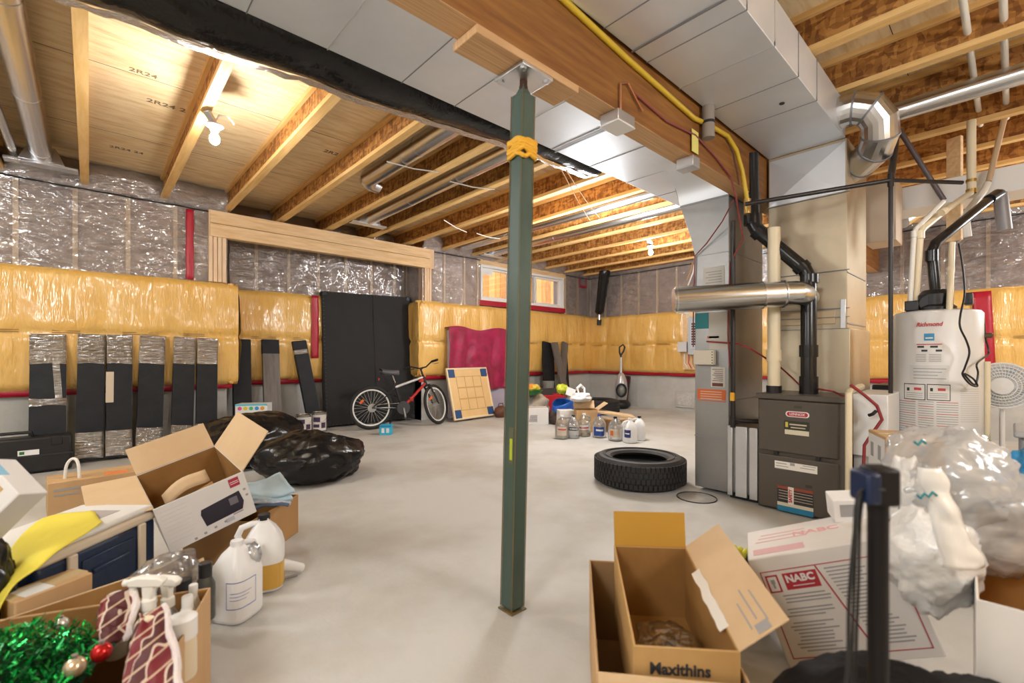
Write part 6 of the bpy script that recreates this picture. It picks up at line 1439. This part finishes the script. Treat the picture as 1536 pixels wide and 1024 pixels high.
# black pole with hanging cords
pp=at(1317,745,d=.76)
sp=thing('black_stand_pole','black metal stand pole with a clamp head and hanging cords, nearest on the right','stand',(pp.x,pp.y,0),YAW-PI/2)
tz=at(1317,699,d=.76).z
MB().cyl((0,0,.03),(0,0,tz-.03),.0148,seg=24).build('pole_tube',mat('pole_black',(.008,.006,.006),.5,spec=.3),sp)
b=MB(); b.lathe([(.20,0),(.20,.02),(.03,.035),(.02,.05)],32); b.build('pole_base',M_blk,sp)
b=MB(); b.box(-.018,.022,-.022,.022,tz-.062,tz); b.build('clamp_head',mat('pole_black',(.018,.014,.013),.45),sp,bevel=.006)
MB().box(-.035,-.012,-.026,.02,tz-.058,tz-.006).build('clamp_knob',mat('clamp_blue',(.004,.013,.05),.4),sp,bevel=.006,label='dark blue clamp knob')
for k,(x0,x1,x2) in enumerate(((-.040,-.062,-.080),(-.040,-.050,-.052),(-.044,-.046,-.066),(-.034,-.034,-.040))):
    MB().tube(cr([Vector((-.012,-.01*k,tz-.03)),Vector((x0,-.012,tz-.05)),Vector((x1+.004,-.015+.006*k,tz-.20)),Vector((x1,-.015+.006*k,tz-.33)),Vector((x2,-.01,tz-.48)),Vector((x2+.004,-.01,.05))],6),.0022 if k else .003,8).build('hanging_cord',M_blk,sp)
# clear plastic bag of bits
cb2=thing('clear_plastic_bag','big clear plastic bag of white packaging piled at the right frame edge','plastic bag',tuple(at(1425,780,d=1.25)))
c0=at(1425,775,d=1.25)
fwd=Vector((CA,SA,0)); rgt=Vector((SA,-CA,0)); upv=Vector((0,0,1))
def bagblob(c,r,seed,amp,m,nm,par,fr=1.4,ridge=.16,nu=56,nv=38):
    b=MB()
    def fn(p): return 1+amp*fbm(p*fr+Vector((seed,0,1)),3)+ridge*(abs(nz(p*4+Vector((seed,2,0))))-.25)+ridge*.5*(abs(nz(p*9+Vector((seed,2,0))))-.25)
    def f(u,v):
        a=2*PI*u; bb=PI*(v-.5); p=Vector((math.cos(a)*math.cos(bb),math.sin(a)*math.cos(bb),math.sin(bb))); k=fn(p)
        return Vector(c)+(rgt*p.x*r[0]+fwd*p.y*r[1]+upv*p.z*r[2])*k
    b.grid(nu,nv,f); return b.build(nm,m,par,world=True,ang=180)
M_film2=clear_mat('hazy_bag_film',gloss=.05,milky=.40,rough=.2,bump=.5,bs=9,milkcol=(.72,.72,.72),fmax=.45)
bagblob(at(1420,735,d=1.28),(.165,.15,.165),3,.16,M_film2,'bag_film',cb2)
bagblob(at(1495,790,d=1.22),(.15,.12,.12),6,.2,M_film2,'bag_film',cb2)
bagblob(at(1395,835,d=1.20),(.11,.09,.12),9,.2,mat('white_film_solid',(.74,.73,.71),.3,bump=.6,bs=14),'white_wrapping',cb2)
bagblob(at(1360,740,d=1.27),(.05,.05,.10),12,.2,mat('white_film_solid',(.74,.73,.71),.3,bump=.6,bs=14),'white_wrapping',cb2)
b=MB(); b.grid(8,24,lambda u,v: at(1392,700,d=1.12).lerp(at(1445,850,d=1.08),v)+rgt*((u-.5)*(.05+.05*v)+.015*nz((u*2,v*4,2)))+fwd*(-.02*math.sin(PI*u)+.01*nz((u*3,v*6,1)))); b.build('white_handle_strip',mat('milky_film',(.80,.78,.74),.3),cb2,world=True,ang=180,solid=.002)
for (x,y,n) in ((1384,742,3),(1380,662,2)):
    b=MB(); b.tube([at(x+6*k-9,y+(6 if k%2 else 0)-k,d=1.085) for k in range(2*n)],.003,6); b.build('teal_print',M_teal,cb2,world=True)
# open white carton at the right edge
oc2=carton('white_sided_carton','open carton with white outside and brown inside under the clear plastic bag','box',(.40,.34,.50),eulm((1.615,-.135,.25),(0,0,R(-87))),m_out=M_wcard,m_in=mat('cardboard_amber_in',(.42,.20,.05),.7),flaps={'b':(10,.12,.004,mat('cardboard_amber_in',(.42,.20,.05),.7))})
# dark stuff on the floor at the bottom
sack('trash_bag','black bag lying on the floor at the foot of the black pole','trash bag',(1.20,.19,.20),(.235,.16,.20),mat('black_sheet',(.010,.009,.009),.6,bump=.2,bs=12,spec=.1),15,amp=.10,ridge=.04,rz=YAW-PI/2)
sack('black_floor_bag','black cloth bag on the floor below the clear plastic bag','bag',(1.40,.03,.14),(.15,.15,.20),mat('black_cloth',(.02,.019,.019),.85,bump=.2,bs=60),16,amp=.14,ridge=.06)
# boxes behind
ab=carton('arrow_box','brown and white box with black arrow marks behind the black pole','box',(.22,.26,.65),eulm((2.93,.36,.325),(0,0,R(-66))),closed=True,m_out=M_card)
MB().box(-.1115,-.11,-.12,.12,-.2,.31).build('white_side_print',M_white,ab)
b=MB()
for x in (.03,):
    b.box(x-.012,x+.012,-.1315,-.13,.24,.26); b.add([(x-.035,-.131,.26),(x+.035,-.131,.26),(x,-.131,.295)],[(0,1,2)])
b.build('arrow_mark',M_ink,ab)
text('F',.08,eulm((.03,-.1312,.19),(R(90),0,0)),M_ink,ab,'box_lettering',bold=.004)
for y in (-.05,.06): MB().box(-.1130,-.1115,y-.02,y+.02,.20,.27).build('side_mark',M_inkg,ab)
q=Mn@Vector((.13,.10,nz_))
wsb=carton('small_white_box','small white box tipped on top of the red printed carton before the furnace','box',(.10,.08,.085),Matrix.Translation(q+Vector((0,0,.045)))@eulm((0,0,0),(R(10),R(-8),R(-62))),m_out=M_wcard,closed=True,tape=False)
MB().box(-.03,.03,-.0408,-.04,-.02,.025).build('box_print',M_inkg,wsb)
sack('blue_quilted_bag','blue and pink bag bulging at the right frame edge behind the clear plastic bag','bag',(2.86,-.06,.34),(.25,.21,.36),mat('blue_nylon',(.02,.22,.52),.35,col2=(.10,.42,.70),vs=5),21,amp=.24,ridge=.10)
gbx=carton('dark_box','dark grey box behind the narrow carton with papers on top','box',(.24,.15,.24),eulm((1.82,.775,.12),(0,0,R(-65))),m_out=mat('dark_grey_card',(.06,.06,.07),.6),closed=True,tape=False)
gy=thing('yellow_glove','crumpled lime yellow glove on the dark box behind the narrow carton','glove',(1.825,.745,.243))
b=MB(); b.blob((0,0,.012),.075,.05,.028,nu=28,nv=18,fn=lambda p:1+.35*fbm(p*1.8,3)); 
for k in range(4): b.tube([Vector((.05,-.03+.02*k,.012)),Vector((.085,-.035+.024*k,.022)),Vector((.10,-.036+.026*k,.006))],[.012,.011,.008],8)
b.build('glove_cloth',mat('lime_glove',(.72,.68,.06),.6),gy,ang=180)
pa=thing('white_paper','white paper sheet sticking out beside the dark box','paper',(1.72,.72,.2))
MB().grid(6,6,lambda u,v: Vector((1.66+.10*u,.76-.10*u+.02*v,.10+.13*v+.01*math.sin(u*4)))).build('paper_sheet',M_white,pa,world=True,ang=180,solid=.001)
# ================================================================ repeats share a group
GROUPS={'trash_bag':'black trash bags','spray_bottle':'spray bottles in the bottle box','bottle':'bottles and jars in the bottle box','bauble':'baubles in the tinsel','gift_pouch':'red gift pouches in the bottle box','light_bulb':'bare ceiling bulbs','paint_can':'paint cans by the recess','round_duct':'round steel ducts under the ceiling','junction_box':'junction boxes on the beam','water_tube':'white water tubes through the joists','tyre':'car tyres lying on the floor','white_cable':'white cables across the joist bays'}
for o in list(COL.objects):
    if o.parent is None and 'label' in o.keys() and 'group' not in o.keys():
        k=o.name.split('.')[0]
        if k=='gallon_jug': o['group']='gallon jugs in the row' if (o.matrix_basis.translation.length>3) else 'gallon jugs beside the bottle box'
        elif k in GROUPS: o['group']=GROUPS[k]
# ================================================================ light and camera
def lamp(name,loc,power,rad,col=(.97,.985,1)):
    l=bpy.data.lights.new(name,'POINT'); l.energy=power; l.shadow_soft_size=rad; l.color=col
    o=bpy.data.objects.new(name,l); COL.objects.link(o); o.location=loc; return o
# unseen point lights added as fill, around the viewer and mid-room
lamp('fill_light_near',(-1.3,.4,2.2),115,.3)
lamp('fill_light_right',(1.9,-1.7,2.1),125,.3)
lamp('fill_light_left',(-1.6,3.6,2.3),100,.3)
lamp('fill_light_middle',(4.4,3.4,2.3),150,.3)
lamp('fill_light_far_right',(6.3,-1.4,2.3),140,.3)
sun=bpy.data.lights.new('sun','SUN'); sun.energy=9; sun.angle=.02; so=bpy.data.objects.new('sun',sun); COL.objects.link(so); so.rotation_euler=(R(30),0,R(10))
w=bpy.data.worlds.new('sky'); SC.world=w; w.use_nodes=True; nt=w.node_tree
bg=nt.nodes['Background']; sk=nt.nodes.new('ShaderNodeTexSky'); sk.sky_type='HOSEK_WILKIE' if False else 'NISHITA'; sk.sun_disc=False; sk.sun_elevation=R(40)
nt.links.new(sk.outputs[0],bg.inputs[0]); bg.inputs[1].default_value=.9
cam=bpy.data.cameras.new('camera'); co=bpy.data.objects.new('camera',cam); COL.objects.link(co)
cam.sensor_width=36; cam.lens=FPX/1536*36; cam.shift_y=(HZ-512)/1536; cam.clip_start=.02
co.location=(0,0,CH); co.rotation_euler=(R(90),0,YAW-PI/2)
cam.dof.use_dof=True; cam.dof.focus_distance=4.2; cam.dof.aperture_fstop=2.2
SC.camera=co
vs=SC.view_settings; vs.view_transform='Standard'; vs.look='None'; vs.gamma=1; vs.use_curve_mapping=False; vs.exposure=0.08
SC.cycles.max_bounces=8; SC.cycles.diffuse_bounces=4; SC.cycles.glossy_bounces=4; SC.cycles.transparent_max_bounces=16; SC.cycles.sample_clamp_indirect=6
SC.cycles.use_denoising=True
SC.cycles.caustics_reflective=False; SC.cycles.caustics_refractive=False
